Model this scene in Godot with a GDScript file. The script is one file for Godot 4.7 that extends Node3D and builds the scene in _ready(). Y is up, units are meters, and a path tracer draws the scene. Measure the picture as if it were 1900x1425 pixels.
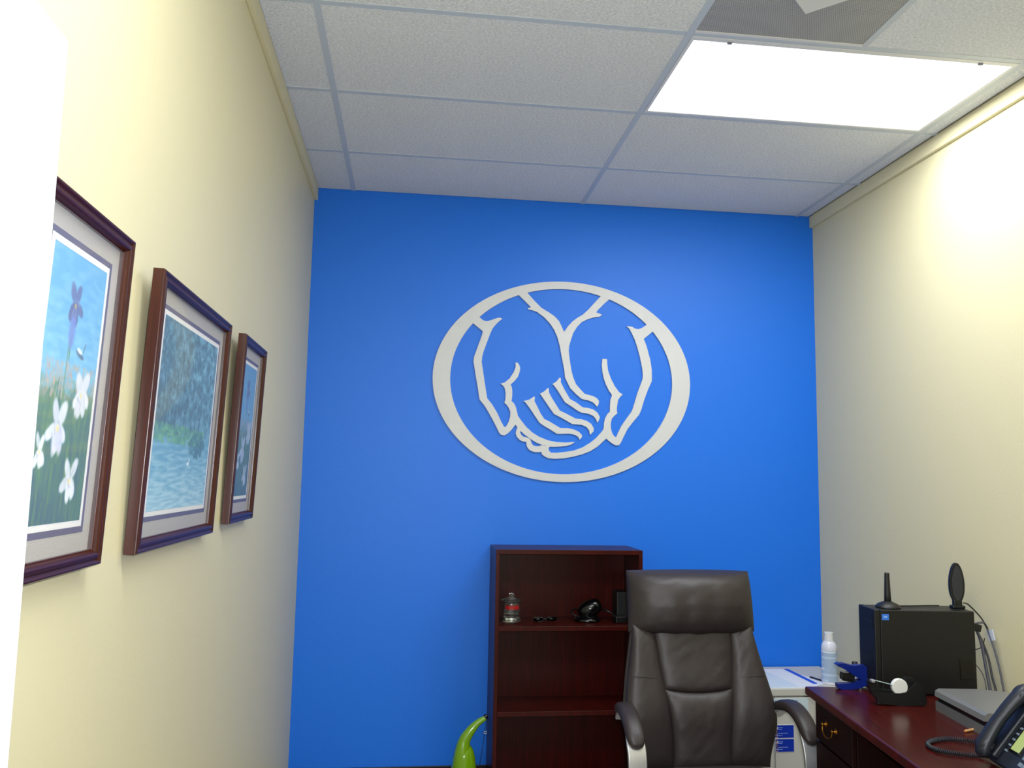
extends Node3D

# ---------------------------------------------------------------- mesh collector
class Geo:
	var v := PackedVector3Array()
	var n := PackedVector3Array()
	var uv := PackedVector2Array()
	var idx := PackedInt32Array()

	func vert(p: Vector3, nn: Vector3, t := Vector2.ZERO) -> int:
		v.append(p); n.append(nn); uv.append(t)
		return v.size() - 1

	# corners counter-clockwise as seen from outside
	func tri_i(a: int, b: int, c: int) -> void:
		idx.append(a); idx.append(c); idx.append(b)

	func quad_i(a: int, b: int, c: int, d: int) -> void:
		tri_i(a, b, c); tri_i(a, c, d)

	func quad(a: Vector3, b: Vector3, c: Vector3, d: Vector3) -> void:
		var nn := (b - a).cross(c - a).normalized()
		var i := vert(a, nn, Vector2(0, 1))
		vert(b, nn, Vector2(1, 1)); vert(c, nn, Vector2(1, 0)); vert(d, nn, Vector2(0, 0))
		quad_i(i, i + 1, i + 2, i + 3)

	# box with rounded edges; t places it
	func box(size: Vector3, r := 0.002, t := Transform3D.IDENTITY, steps := 2) -> void:
		var h := size * 0.5
		r = min(r, min(h.x, min(h.y, h.z)) * 0.98)
		var inner := h - Vector3(r, r, r)
		var faces := [[Vector3.RIGHT, Vector3.UP, Vector3.BACK], [Vector3.LEFT, Vector3.UP, Vector3.FORWARD],
			[Vector3.UP, Vector3.BACK, Vector3.RIGHT], [Vector3.DOWN, Vector3.FORWARD, Vector3.RIGHT],
			[Vector3.BACK, Vector3.UP, Vector3.LEFT], [Vector3.FORWARD, Vector3.UP, Vector3.RIGHT]]
		for f in faces:
			var nn: Vector3 = f[0]; var up: Vector3 = f[1]; var side: Vector3 = up.cross(nn)
			var hu: float = absf(h.dot(side)); var hv: float = absf(h.dot(up)); var hn: float = absf(h.dot(nn))
			var us := []; var vs := []
			for k in steps + 1:
				var a: float = r * tan(PI / 4 * (1.0 - float(k) / steps))
				us.append(-(hu - r) - a); vs.append(-(hv - r) - a)
			for k in steps + 1:
				var a: float = r * tan(PI / 4 * float(k) / steps)
				us.append(hu - r + a); vs.append(hv - r + a)
			var base := v.size()
			for b in vs:
				for a in us:
					var p: Vector3 = nn * hn + side * a + up * b
					var q := p.clamp(-inner, inner)
					var d := (p - q).normalized()
					vert(t * (q + d * r), (t.basis * d).normalized(), Vector2(a, -b))
			var w: int = us.size()
			for j in w - 1:
				for i in w - 1:
					var o := base + j * w + i
					quad_i(o, o + 1, o + w + 1, o + w)

	# box from its two corners
	func span(a: Vector3, b: Vector3, r := 0.002) -> void:
		box((b - a).abs(), r, Transform3D(Basis.IDENTITY, (a + b) * 0.5))

	# grid of points rows x cols with computed normals; wrap joins the last column to the first
	func grid(rows: Array, wrap := false, flip := false) -> void:
		var R := rows.size(); var C: int = rows[0].size(); var base := v.size()
		for i in R:
			for j in C:
				var jl: int = posmod(j - 1, C) if wrap else maxi(j - 1, 0)
				var jr: int = posmod(j + 1, C) if wrap else mini(j + 1, C - 1)
				var du: Vector3 = rows[i][jr] - rows[i][jl]
				var dv: Vector3 = rows[mini(i + 1, R - 1)][j] - rows[maxi(i - 1, 0)][j]
				if du.length() < 1e-7:
					var ii: int = 1 if i == 0 else R - 2
					du = rows[ii][jr] - rows[ii][jl]
				var nn := du.cross(dv).normalized()
				vert(rows[i][j], -nn if flip else nn, Vector2(float(j) / (C - 1), float(i) / (R - 1)))
		for i in R - 1:
			for j in (C if wrap else C - 1):
				var a := base + i * C + j; var b := base + i * C + (j + 1) % C
				var c := b + C; var d := a + C
				if flip: quad_i(a, d, c, b)
				else: quad_i(a, b, c, d)

	# swept section: path points, section as (side, up) offsets scaled by radii per point
	func sweep(path: Array, section: Array, scale: Array = [], up_hint := Vector3.UP, caps := true) -> void:
		var rows := []
		var L := path.size()
		var side := Vector3.ZERO
		for i in L:
			var d: Vector3 = (path[mini(i + 1, L - 1)] - path[maxi(i - 1, 0)]).normalized()
			if i == 0:
				side = up_hint.cross(d)
				if side.length() < 0.01: side = Vector3.RIGHT.cross(d)
			side = (side - d * side.dot(d)).normalized()
			var up := d.cross(side)
			var row := []
			var s = scale[i] if scale.size() else 1.0
			var sx: float = s.x if s is Vector2 else s
			var sy: float = s.y if s is Vector2 else s
			for q in section:
				row.append(path[i] + side * q.x * sx + up * q.y * sy)
			rows.append(row)
		grid(rows, true)
		if caps:
			for e in 2:
				var row: Array = rows[0] if e == 0 else rows[L - 1]
				var c := Vector3.ZERO
				for p in row: c += p
				c /= row.size()
				var nn: Vector3 = (path[0] - path[1]).normalized() if e == 0 else (path[L - 1] - path[L - 2]).normalized()
				var ci := vert(c, nn)
				for p in row: vert(p, nn)
				for j in row.size():
					var a: int = ci + 1 + j; var b: int = ci + 1 + (j + 1) % row.size()
					if e == 0: tri_i(ci, b, a)
					else: tri_i(ci, a, b)

	func tube(path: Array, r, seg := 8, caps := true) -> void:
		var sec := []
		for k in seg: sec.append(Vector2(cos(TAU * k / seg), sin(TAU * k / seg)))
		var sc := []
		for i in path.size(): sc.append(r[i] if r is Array else r)
		sweep(path, sec, sc, Vector3.UP if absf((path[1] - path[0]).normalized().y) < 0.9 else Vector3.BACK, caps)

	# turned shape about y: profile of (radius, height), bottom to top
	func lathe(profile: Array, t := Transform3D.IDENTITY, seg := 28) -> void:
		var rows := []
		for q in profile:
			var row := []
			for k in seg:
				var a := TAU * k / seg
				row.append(t * Vector3(cos(a) * q.x, q.y, -sin(a) * q.x))
			rows.append(row)
		grid(rows, true)

	# closed pillow: P(u,v) centre sheet, along d, thickness front and back
	func pillow(P: Callable, d: Vector3, front: float, back: float, nu := 26, nv := 26, e := 4.0, bump: Variant = null) -> void:
		for s in 2:
			var rows := []
			for j in nv + 1:
				var b: float = sin((2.0 * j / nv - 1.0) * PI / 2)
				var row := []
				for i in nu + 1:
					var a: float = sin((2.0 * i / nu - 1.0) * PI / 2)
					var f: float = pow(maxf(0.0, 1.0 - pow(absf(a), e)), 0.5) * pow(maxf(0.0, 1.0 - pow(absf(b), e)), 0.5)
					var c: Vector3 = P.call(a, b)
					var th: float = front if s == 0 else -back
					if s == 0 and bump != null: th += bump.call(a, b)
					row.append(c + d * th * f)
				rows.append(row)
			grid(rows, false, s == 1)

	# flat outline (x, y) pushed along z from z0 to z1
	func plate(poly: PackedVector2Array, z0: float, z1: float, t := Transform3D.IDENTITY) -> void:
		var pts := poly.duplicate()
		if Geometry2D.is_polygon_clockwise(pts): pts.reverse()
		var tris := Geometry2D.triangulate_polygon(pts)
		for e in 2:
			var base := v.size()
			var nn := t.basis * (Vector3.BACK if e == 0 else Vector3.FORWARD)
			for p in pts: vert(t * Vector3(p.x, p.y, z1 if e == 0 else z0), nn.normalized(), p)
			for k in range(0, tris.size(), 3):
				var a := pts[tris[k]]; var b := pts[tris[k + 1]]; var c := pts[tris[k + 2]]
				var ccw := (b - a).cross(c - a) > 0
				if ccw == (e == 0): tri_i(base + tris[k], base + tris[k + 1], base + tris[k + 2])
				else: tri_i(base + tris[k], base + tris[k + 2], base + tris[k + 1])
		for i in pts.size():
			var a := pts[i]; var b := pts[(i + 1) % pts.size()]
			quad(t * Vector3(a.x, a.y, z0), t * Vector3(b.x, b.y, z0), t * Vector3(b.x, b.y, z1), t * Vector3(a.x, a.y, z1))

	func mesh(m: Material) -> ArrayMesh:
		var arr := []
		arr.resize(Mesh.ARRAY_MAX)
		arr[Mesh.ARRAY_VERTEX] = v; arr[Mesh.ARRAY_NORMAL] = n; arr[Mesh.ARRAY_TEX_UV] = uv; arr[Mesh.ARRAY_INDEX] = idx
		var am := ArrayMesh.new()
		am.add_surface_from_arrays(Mesh.PRIMITIVE_TRIANGLES, arr)
		am.surface_set_material(0, m)
		return am

# ---------------------------------------------------------------- naming and tagging
var taken := {}

func numbered(called: String) -> String:
	taken[called] = taken.get(called, 0) + 1
	return called if taken[called] == 1 else "%s_%03d" % [called, taken[called] - 1]

func thing(called: String, label: String, category: String, at := Vector3.ZERO, turn := 0.0, group := "") -> Node3D:
	var o := Node3D.new()
	o.name = numbered(called)
	add_child(o, true)
	o.position = at
	o.rotation.y = turn
	o.set_meta("label", label)
	o.set_meta("category", category)
	if group: o.set_meta("group", group)
	return o

func part(called: String, g: Geo, m: Material, parent: Node3D, label := "") -> MeshInstance3D:
	var o := MeshInstance3D.new()
	o.name = called
	o.mesh = g.mesh(m)
	parent.add_child(o, true)
	if label: o.set_meta("label", label)
	return o

func single(called: String, g: Geo, m: Material, label: String, category: String, at := Vector3.ZERO, turn := 0.0, group := "") -> MeshInstance3D:
	var o := part(numbered(called), g, m, self)
	o.position = at
	o.rotation.y = turn
	o.set_meta("label", label)
	o.set_meta("category", category)
	if group: o.set_meta("group", group)
	return o

func struct(called: String, g: Geo, m: Material, label: String, category: String) -> MeshInstance3D:
	var o := single(called, g, m, label, category)
	o.set_meta("kind", "structure")
	return o

func placed(p: Vector3, rx := 0.0, ry := 0.0, rz := 0.0) -> Transform3D:
	return Transform3D(Basis.from_euler(Vector3(rx, ry, rz)), p)

func smooth(points: Array, per := 8) -> Array:
	var out := []
	for i in points.size() - 1:
		var a: Vector3 = points[maxi(i - 1, 0)]; var b: Vector3 = points[i]
		var c: Vector3 = points[i + 1]; var d: Vector3 = points[mini(i + 2, points.size() - 1)]
		for k in per: out.append(b.cubic_interpolate(c, a, d, float(k) / per))
	out.append(points[-1])
	return out

func outline(text: String, s := 0.001) -> PackedVector2Array:
	var out := PackedVector2Array()
	for w in text.split(" "):
		var q := w.split(",")
		out.append(Vector2(float(q[0]), float(q[1])) * s)
	return out

# ---------------------------------------------------------------- materials
func noise_map(freq: float, size: int, kind: int, octaves: int, seed_: int, normal: bool, strength := 4.0) -> NoiseTexture2D:
	var f := FastNoiseLite.new()
	f.noise_type = kind
	f.frequency = freq
	f.fractal_octaves = octaves
	f.seed = seed_
	var t := NoiseTexture2D.new()
	t.width = size; t.height = size
	t.seamless = true
	t.noise = f
	t.as_normal_map = normal
	t.bump_strength = strength
	return t

func mat(c: Color, rough := 0.6, metal := 0.0) -> StandardMaterial3D:
	var m := StandardMaterial3D.new()
	m.albedo_color = c
	m.roughness = rough
	m.metallic = metal
	return m

func relief(m: StandardMaterial3D, t: Texture2D, scale: float, amount := 1.0) -> StandardMaterial3D:
	m.normal_enabled = true
	m.normal_texture = t
	m.normal_scale = amount
	m.uv1_triplanar = true
	m.uv1_scale = Vector3(scale, scale, scale)
	return m

func wood_image(dark: Color, light: Color, seed_: int) -> ImageTexture:
	var f := FastNoiseLite.new()
	f.seed = seed_; f.frequency = 0.02; f.fractal_octaves = 4
	var im := Image.create(256, 256, false, Image.FORMAT_RGB8)
	for y in 256:
		for x in 256:
			# streaks run along y; blended at the edge so that it repeats
			var k: float = smoothstep(0.75, 1.0, x / 255.0)
			var a: float = f.get_noise_2d(x * 6.0, y * 0.35)
			var b: float = f.get_noise_2d((x - 256) * 6.0, y * 0.35)
			var w: float = lerpf(a, b, k) * 0.5 + 0.5
			w = w * 0.7 + 0.3 * (0.5 + 0.5 * sin(w * 22.0))
			im.set_pixel(x, y, dark.lerp(light, clampf(w, 0, 1)))
	return ImageTexture.create_from_image(im)

func wood(dark: Color, light: Color, rough: float, seed_: int, scale := Vector3(2, 0.7, 2)) -> StandardMaterial3D:
	var m := mat(Color.WHITE, rough)
	m.albedo_texture = wood_image(dark, light, seed_)
	m.uv1_triplanar = true
	m.uv1_scale = scale
	return m

# soft round dab of paint
func dab(im: Image, x: float, y: float, rx: float, ry: float, c: Color, a := 1.0, turn := 0.0) -> void:
	var R := int(ceil(maxf(rx, ry))) + 1
	for j in range(int(y) - R, int(y) + R + 1):
		for i in range(int(x) - R, int(x) + R + 1):
			if i < 0 or j < 0 or i >= im.get_width() or j >= im.get_height(): continue
			var d := Vector2(i - x, j - y).rotated(-turn)
			var q := sqrt(pow(d.x / rx, 2) + pow(d.y / ry, 2))
			if q < 1.0: im.set_pixel(i, j, im.get_pixel(i, j).lerp(c, a * (1.0 - smoothstep(0.6, 1.0, q))))

func line(im: Image, a: Vector2, b: Vector2, w: float, c: Color, alpha := 1.0) -> void:
	var steps := int(a.distance_to(b)) + 1
	for k in steps + 1:
		var p := a.lerp(b, float(k) / steps)
		dab(im, p.x, p.y, w, w, c, alpha)

func iris(im: Image, x: float, y: float, s: float, petal: Color, heart: Color) -> void:
	var r := RandomNumberGenerator.new()
	r.seed = int(x * 7.0 + y * 13.0)
	line(im, Vector2(x, y + s * 0.4), Vector2(x + r.randf_range(-5, 5), y + s * 2.4), 1.8, Color(0.30, 0.46, 0.26), 0.6)
	for k in 7:   # hanging petals, then the upright ones
		var a: float = [2.5, 0.6, 1.5, 1.9, 1.1, -2.2, -0.9][k] + r.randf_range(-0.25, 0.25)
		var q: float = s * r.randf_range(0.42, 0.6)
		var c := petal.darkened(r.randf_range(0.0, 0.13))
		dab(im, x + cos(a) * q, y + sin(a) * q * 0.9, s * r.randf_range(0.48, 0.66), s * r.randf_range(0.26, 0.40), c, 0.9, a)
		dab(im, x + cos(a) * q * 1.5, y + sin(a) * q * 1.4, s * 0.3, s * 0.22, c.lightened(0.04), 0.6, a + 0.6)
	for k in 3: dab(im, x + r.randf_range(-0.4, 0.4) * s, y + r.randf_range(-0.2, 0.6) * s, s * 0.34, s * 0.05, Color(0.62, 0.62, 0.70), 0.6, r.randf_range(0.4, 2.4))
	dab(im, x, y + s * 0.1, s * 0.2, s * 0.13, heart, 0.7)

func iris_print(seed_: int, cool: float) -> ImageTexture:
	var W := 200; var Hh := 340
	var im := Image.create(W, Hh, false, Image.FORMAT_RGB8)
	var f := FastNoiseLite.new(); f.seed = seed_; f.frequency = 0.03; f.fractal_octaves = 4
	var r := RandomNumberGenerator.new(); r.seed = seed_
	for y in Hh:
		for x in W:
			var t := float(y) / Hh
			var nz := f.get_noise_2d(x * 0.6, y * 2.2)
			var water := Color(0.33, 0.62, 0.80).lerp(Color(0.50, 0.74, 0.86), clampf(t * 1.6 + nz * 0.6, 0, 1))
			var green := Color(0.30, 0.47, 0.30).lerp(Color(0.10, 0.30, 0.34), clampf((t - 0.5) * 2.2 + f.get_noise_2d(x * 2.5, y * 0.6) * 0.7, 0, 1))
			im.set_pixel(x, y, water.lerp(green, smoothstep(0.44, 0.56, t + nz * 0.06)))
	for k in 260:   # dry reeds at the waterline
		var x := r.randf_range(0, W); var y := Hh * r.randf_range(0.41, 0.54)
		dab(im, x, y, r.randf_range(2, 6), r.randf_range(3, 7), Color(0.78, 0.63, 0.50).lerp(Color(0.62, 0.60, 0.62), r.randf()), 0.4)
	for k in 70:    # leaves
		var x := r.randf_range(0, W); var y := Hh * r.randf_range(0.55, 0.98)
		line(im, Vector2(x, y + 60), Vector2(x + r.randf_range(-18, 26), y - 30), r.randf_range(1.2, 3.2), Color(0.35, 0.52, 0.22).lerp(Color(0.12, 0.36, 0.34), r.randf()), 0.35)
	line(im, Vector2(86, 80), Vector2(82, 190), 2.2, Color(0.35, 0.55, 0.45), 0.6)
	iris(im, 92, 62, 30, Color(0.30, 0.36, 0.58), Color(0.75, 0.62, 0.35))
	dab(im, 90, 98, 14, 28, Color(0.42, 0.50, 0.78), 0.8)
	dab(im, 128, 124, 20, 4, Color(0.28, 0.34, 0.42), 0.9, 0.25); dab(im, 126, 119, 13, 4, Color(0.90, 0.92, 0.93), 0.9, 0.2)
	line(im, Vector2(140, 119), Vector2(146, 108), 1.4, Color(0.3, 0.35, 0.42), 0.9)
	var white := Color(0.93, 0.93, 0.96)
	iris(im, 150, 172, 36, white, Color(0.88, 0.82, 0.55)); iris(im, 78, 218, 40, Color(0.90, 0.90, 0.97), Color(0.88, 0.80, 0.5))
	iris(im, 142, 284, 34, white, Color(0.9, 0.82, 0.5)); iris(im, 28, 250, 24, white, Color(0.9, 0.82, 0.5))
	for y in Hh:
		for x in W: im.set_pixel(x, y, im.get_pixel(x, y).lerp(Color(0.25, 0.42, 0.62), cool))
	im.resize(W * 2 / 3, Hh * 2 / 3, Image.INTERPOLATE_BILINEAR)
	return ImageTexture.create_from_image(im)

func pond_print() -> ImageTexture:
	var W := 320; var Hh := 240
	var im := Image.create(W, Hh, false, Image.FORMAT_RGB8)
	var f := FastNoiseLite.new(); f.seed = 11; f.frequency = 0.03; f.fractal_octaves = 4
	var r := RandomNumberGenerator.new(); r.seed = 12
	for y in Hh:
		for x in W:
			var t := float(y) / Hh; var u := float(x) / W
			var nz := f.get_noise_2d(x, y * 1.4)
			var trees := Color(0.16, 0.36, 0.44).lerp(Color(0.42, 0.64, 0.74), clampf(0.15 + u * 0.55 + nz * 0.9, 0, 1))
			var water := Color(0.35, 0.60, 0.72).lerp(Color(0.66, 0.80, 0.85), clampf((t - 0.6) * 2.2 + f.get_noise_2d(x * 0.5, y * 5.0) * 0.7, 0, 1))
			im.set_pixel(x, y, trees.lerp(water, smoothstep(0.58, 0.63, t)))
	for k in 900:
		var x := r.randf_range(0, W); var y := r.randf_range(0, Hh * 0.5)
		var d := r.randf()
		if d < 0.8 - 0.5 * x / W: dab(im, x, y, r.randf_range(2, 6), r.randf_range(2, 5), Color(0.08, 0.25, 0.32).lerp(Color(0.40, 0.62, 0.66), pow(r.randf(), 1.5)), 0.6)
	for k in 9:
		var x := r.randf_range(0, W * 0.75)
		line(im, Vector2(x, Hh * 0.28), Vector2(x + r.randf_range(-6, 6), Hh * 0.56), 1.6, Color(0.20, 0.30, 0.36), 0.5)
	for k in 240:   # grassy bank
		var x := r.randf_range(0, W * 0.85); var y := Hh * (0.55 + 0.09 * r.randf())
		dab(im, x, y, r.randf_range(5, 12), r.randf_range(2, 5), Color(0.24, 0.50, 0.42).lerp(Color(0.42, 0.68, 0.52), r.randf()), 0.6)
	for k in 120:   # dark shrub over the water
		var a := r.randf() * TAU; var q := sqrt(r.randf())
		dab(im, W * 0.74 + cos(a) * q * 48, Hh * 0.64 + sin(a) * q * 17, 6, 4, Color(0.12, 0.34, 0.46).lerp(Color(0.22, 0.50, 0.50), r.randf()), 0.5)
	dab(im, W * 0.60, Hh * 0.75, 8, 3, Color(0.95, 0.95, 0.96), 0.95); dab(im, W * 0.62, Hh * 0.73, 2.5, 4, Color(0.95, 0.95, 0.96), 0.95)
	return ImageTexture.create_from_image(im)

var leather: StandardMaterial3D
var mahogany: StandardMaterial3D
var desk_wood: StandardMaterial3D
var frame_wood: StandardMaterial3D
var black_plastic: StandardMaterial3D
var gloss_black: StandardMaterial3D
var steel: StandardMaterial3D
var white_plastic: StandardMaterial3D
var glass: StandardMaterial3D

func _ready() -> void:
	# ------------------------------------------------ camera
	var cam := Camera3D.new()
	cam.name = "camera"
	cam.fov = 49.917
	cam.near = 0.02
	cam.far = 50.0
	cam.transform = Transform3D(Basis(Vector3(0.99235438, 0.01794047, 0.12211026), Vector3(-0.03149464, 0.99343333, 0.10999228),
		Vector3(-0.11933509, -0.11299714, 0.98640295)).orthonormalized(), Vector3(0.53754481, 1.51773586, 4.25520927))
	add_child(cam)
	cam.current = true
	# ------------------------------------------------ environment, exposure, lights
	var env := Environment.new()
	env.background_mode = Environment.BG_COLOR
	env.background_color = Color(0.02, 0.02, 0.022)
	env.tonemap_mode = Environment.TONE_MAPPER_LINEAR
	env.tonemap_exposure = 1.0
	env.sdfgi_enabled = true
	env.ssao_enabled = true
	env.ssil_enabled = true
	var we := WorldEnvironment.new()
	we.name = "environment"
	we.environment = env
	add_child(we)
	# the photographer's flash, right above the lens
	var flash := SpotLight3D.new()
	flash.name = "camera_flash"
	flash.position = Vector3(0.575, 1.565, 4.235)
	flash.basis = cam.basis
	flash.light_color = Color(0.93, 0.96, 1.0)
	flash.light_energy = FLASH
	flash.light_size = 0.02
	flash.spot_range = 12.0
	flash.spot_angle = 52.0
	flash.spot_angle_attenuation = 0.5
	flash.spot_attenuation = 2.0
	flash.shadow_enabled = true
	add_child(flash)
	make_materials()
	make_room()
	make_ceiling()
	make_emblem()
	make_pictures()
	make_bookcase()
	make_ornament()
	make_chair()
	make_cabinet()
	make_desk()
	make_tower()
	make_cables()
	make_desk_things()
	make_phone()

const FLASH := 3.0
const LAMP := 2.85
const H := 3.0
const W := 2.73
const FRONT := 4.13

func area(called: String, at: Vector3, size: Vector2, energy: float, c: Color) -> void:
	var a := AreaLight3D.new()
	a.name = called
	a.area_size = size
	a.light_energy = energy
	a.light_color = c
	a.area_range = 12.0
	a.area_attenuation = 2.0
	a.shadow_enabled = true
	a.position = at
	a.rotation.x = -PI / 2
	add_child(a)

func make_materials() -> void:
	leather = relief(mat(Color(0.19, 0.160, 0.158), 0.46), noise_map(0.09, 256, FastNoiseLite.TYPE_CELLULAR, 2, 3, true, 3.0), 9.0, 0.25)
	mahogany = wood(Color(0.14, 0.020, 0.011), Color(0.31, 0.058, 0.030), 0.32, 5)
	mahogany.metallic_specular = 0.35
	desk_wood = wood(Color(0.17, 0.024, 0.018), Color(0.32, 0.058, 0.036), 0.25, 8, Vector3(1.5, 1.5, 0.6))
	frame_wood = wood(Color(0.15, 0.048, 0.03), Color(0.29, 0.10, 0.06), 0.30, 9, Vector3(6, 2, 6))
	black_plastic = relief(mat(Color(0.042, 0.042, 0.046), 0.45), noise_map(0.2, 128, FastNoiseLite.TYPE_SIMPLEX, 2, 4, true, 2.0), 20.0, 0.3)
	gloss_black = mat(Color(0.03, 0.03, 0.035), 0.16)
	steel = mat(Color(0.86, 0.86, 0.87), 0.34, 0.75)
	white_plastic = mat(Color(0.88, 0.88, 0.88), 0.4)
	glass = mat(Color(0.92, 0.96, 1.0, 0.05), 0.04)
	glass.metallic_specular = 0.2
	glass.transparency = BaseMaterial3D.TRANSPARENCY_ALPHA

# ================================================================ the room
func make_room() -> void:
	var peel := noise_map(0.06, 256, FastNoiseLite.TYPE_SIMPLEX, 3, 21, true, 3.0)
	var cream := relief(mat(Color(0.855, 0.815, 0.655), 0.42), peel, 4.0, 0.05)
	var blue := relief(mat(Color(0.03, 0.445, 0.91), 0.48), peel, 4.0, 0.05)
	var white := relief(mat(Color(0.87, 0.86, 0.84), 0.5), peel, 4.0, 0.05)
	var carpet := relief(mat(Color(0.66, 0.64, 0.61), 0.95), noise_map(0.25, 256, FastNoiseLite.TYPE_SIMPLEX, 2, 22, true, 3.0), 4.0, 0.3)
	var g := Geo.new()
	g.span(Vector3(-0.75, -0.1, -0.12), Vector3(2.85, 0, 6.0), 0.001)
	struct("floor", g, carpet, "grey carpet floor under the desk and office chair", "floor")
	g = Geo.new(); g.span(Vector3(-0.12, 0, -0.12), Vector3(2.85, 3.14, 0), 0.001)
	struct("wall_back", g, blue, "bright blue painted accent wall behind the desk chair", "wall")
	g = Geo.new(); g.span(Vector3(-0.12, 0, 0), Vector3(0, 3.14, FRONT), 0.001)
	struct("wall_left", g, cream, "cream painted side wall with the framed prints", "wall")
	g = Geo.new(); g.span(Vector3(W, 0, 0), Vector3(2.85, 3.14, FRONT), 0.001)
	struct("wall_right", g, cream, "cream painted side wall beside the desk", "wall")
	g = Geo.new()   # front wall with the doorway in which the photographer stands
	g.span(Vector3(-0.12, 0, FRONT), Vector3(0.1, 3.14, 4.27), 0.001)
	g.span(Vector3(1.04, 0, FRONT), Vector3(2.85, 3.14, 4.27), 0.001)
	g.span(Vector3(0.1, 2.07, FRONT), Vector3(1.04, 3.14, 4.27), 0.001)
	struct("wall_front", g, cream, "cream wall around the doorway", "wall")
	g = Geo.new()   # corridor beyond the doorway
	g.span(Vector3(-0.75, 0, 4.27), Vector3(-0.63, 3.14, 6.0), 0.001)
	g.span(Vector3(2.73, 0, 4.27), Vector3(2.85, 3.14, 6.0), 0.001)
	g.span(Vector3(-0.75, 0, 5.88), Vector3(2.85, 3.14, 6.0), 0.001)
	g.span(Vector3(-0.75, 3.0, 4.27), Vector3(2.85, 3.14, 6.0), 0.001)
	g.span(Vector3(-0.75, 0, 4.15), Vector3(-0.12, 3.14, 4.27), 0.001)
	struct("wall_corridor", g, white, "off-white corridor shell beyond the doorway", "wall")
	for s in 2:
		g = Geo.new()
		if s == 0: g.span(Vector3(0, 2.936, 0), Vector3(0.018, H, FRONT), 0.002)
		else: g.span(Vector3(W - 0.018, 2.936, 0), Vector3(W, H, FRONT), 0.002)
		struct("trim_%d" % (s + 1), g, cream, ["cream trim strip along the top of the picture wall", "cream trim strip along the top of the desk wall"][s], "trim")
	var vinyl := mat(Color(0.09, 0.06, 0.07), 0.35)
	for s in 3:
		g = Geo.new()
		if s == 0: g.span(Vector3(0, 0, 0), Vector3(W, 0.105, 0.006), 0.003)
		elif s == 1: g.span(Vector3(0, 0, 0.006), Vector3(0.006, 0.105, FRONT), 0.003)
		else: g.span(Vector3(W - 0.006, 0, 0.006), Vector3(W, 0.105, FRONT), 0.003)
		struct("baseboard_" + ["back", "left", "right"][s], g, vinyl, "dark baseboard along the foot of the " + ["blue wall", "picture wall", "desk wall"][s], "baseboard")
	# the white door, swung open against the left wall
	var door := thing("door_1", "white door swung open at the left edge, partly hiding a framed print", "door", Vector3(0.1, 0, 4.118))
	door.set_meta("kind", "structure")
	g = Geo.new(); g.span(Vector3(-0.044, 0.012, -0.895), Vector3(0, 2.048, 0), 0.003)
	part("leaf", g, mat(Color(0.93, 0.93, 0.93), 0.35), door)
	g = Geo.new()
	g.lathe([Vector2(0, 0), Vector2(0.03, 0), Vector2(0.03, 0.008), Vector2(0.012, 0.012), Vector2(0.011, 0.05), Vector2(0, 0.05)], placed(Vector3(0, 0.96, -0.83), 0, 0, -PI / 2))
	g.tube([Vector3(0.045, 0.96, -0.835), Vector3(0.046, 0.96, -0.78), Vector3(0.042, 0.958, -0.72)], 0.009)
	part("lever_handle", g, steel, door)

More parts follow.
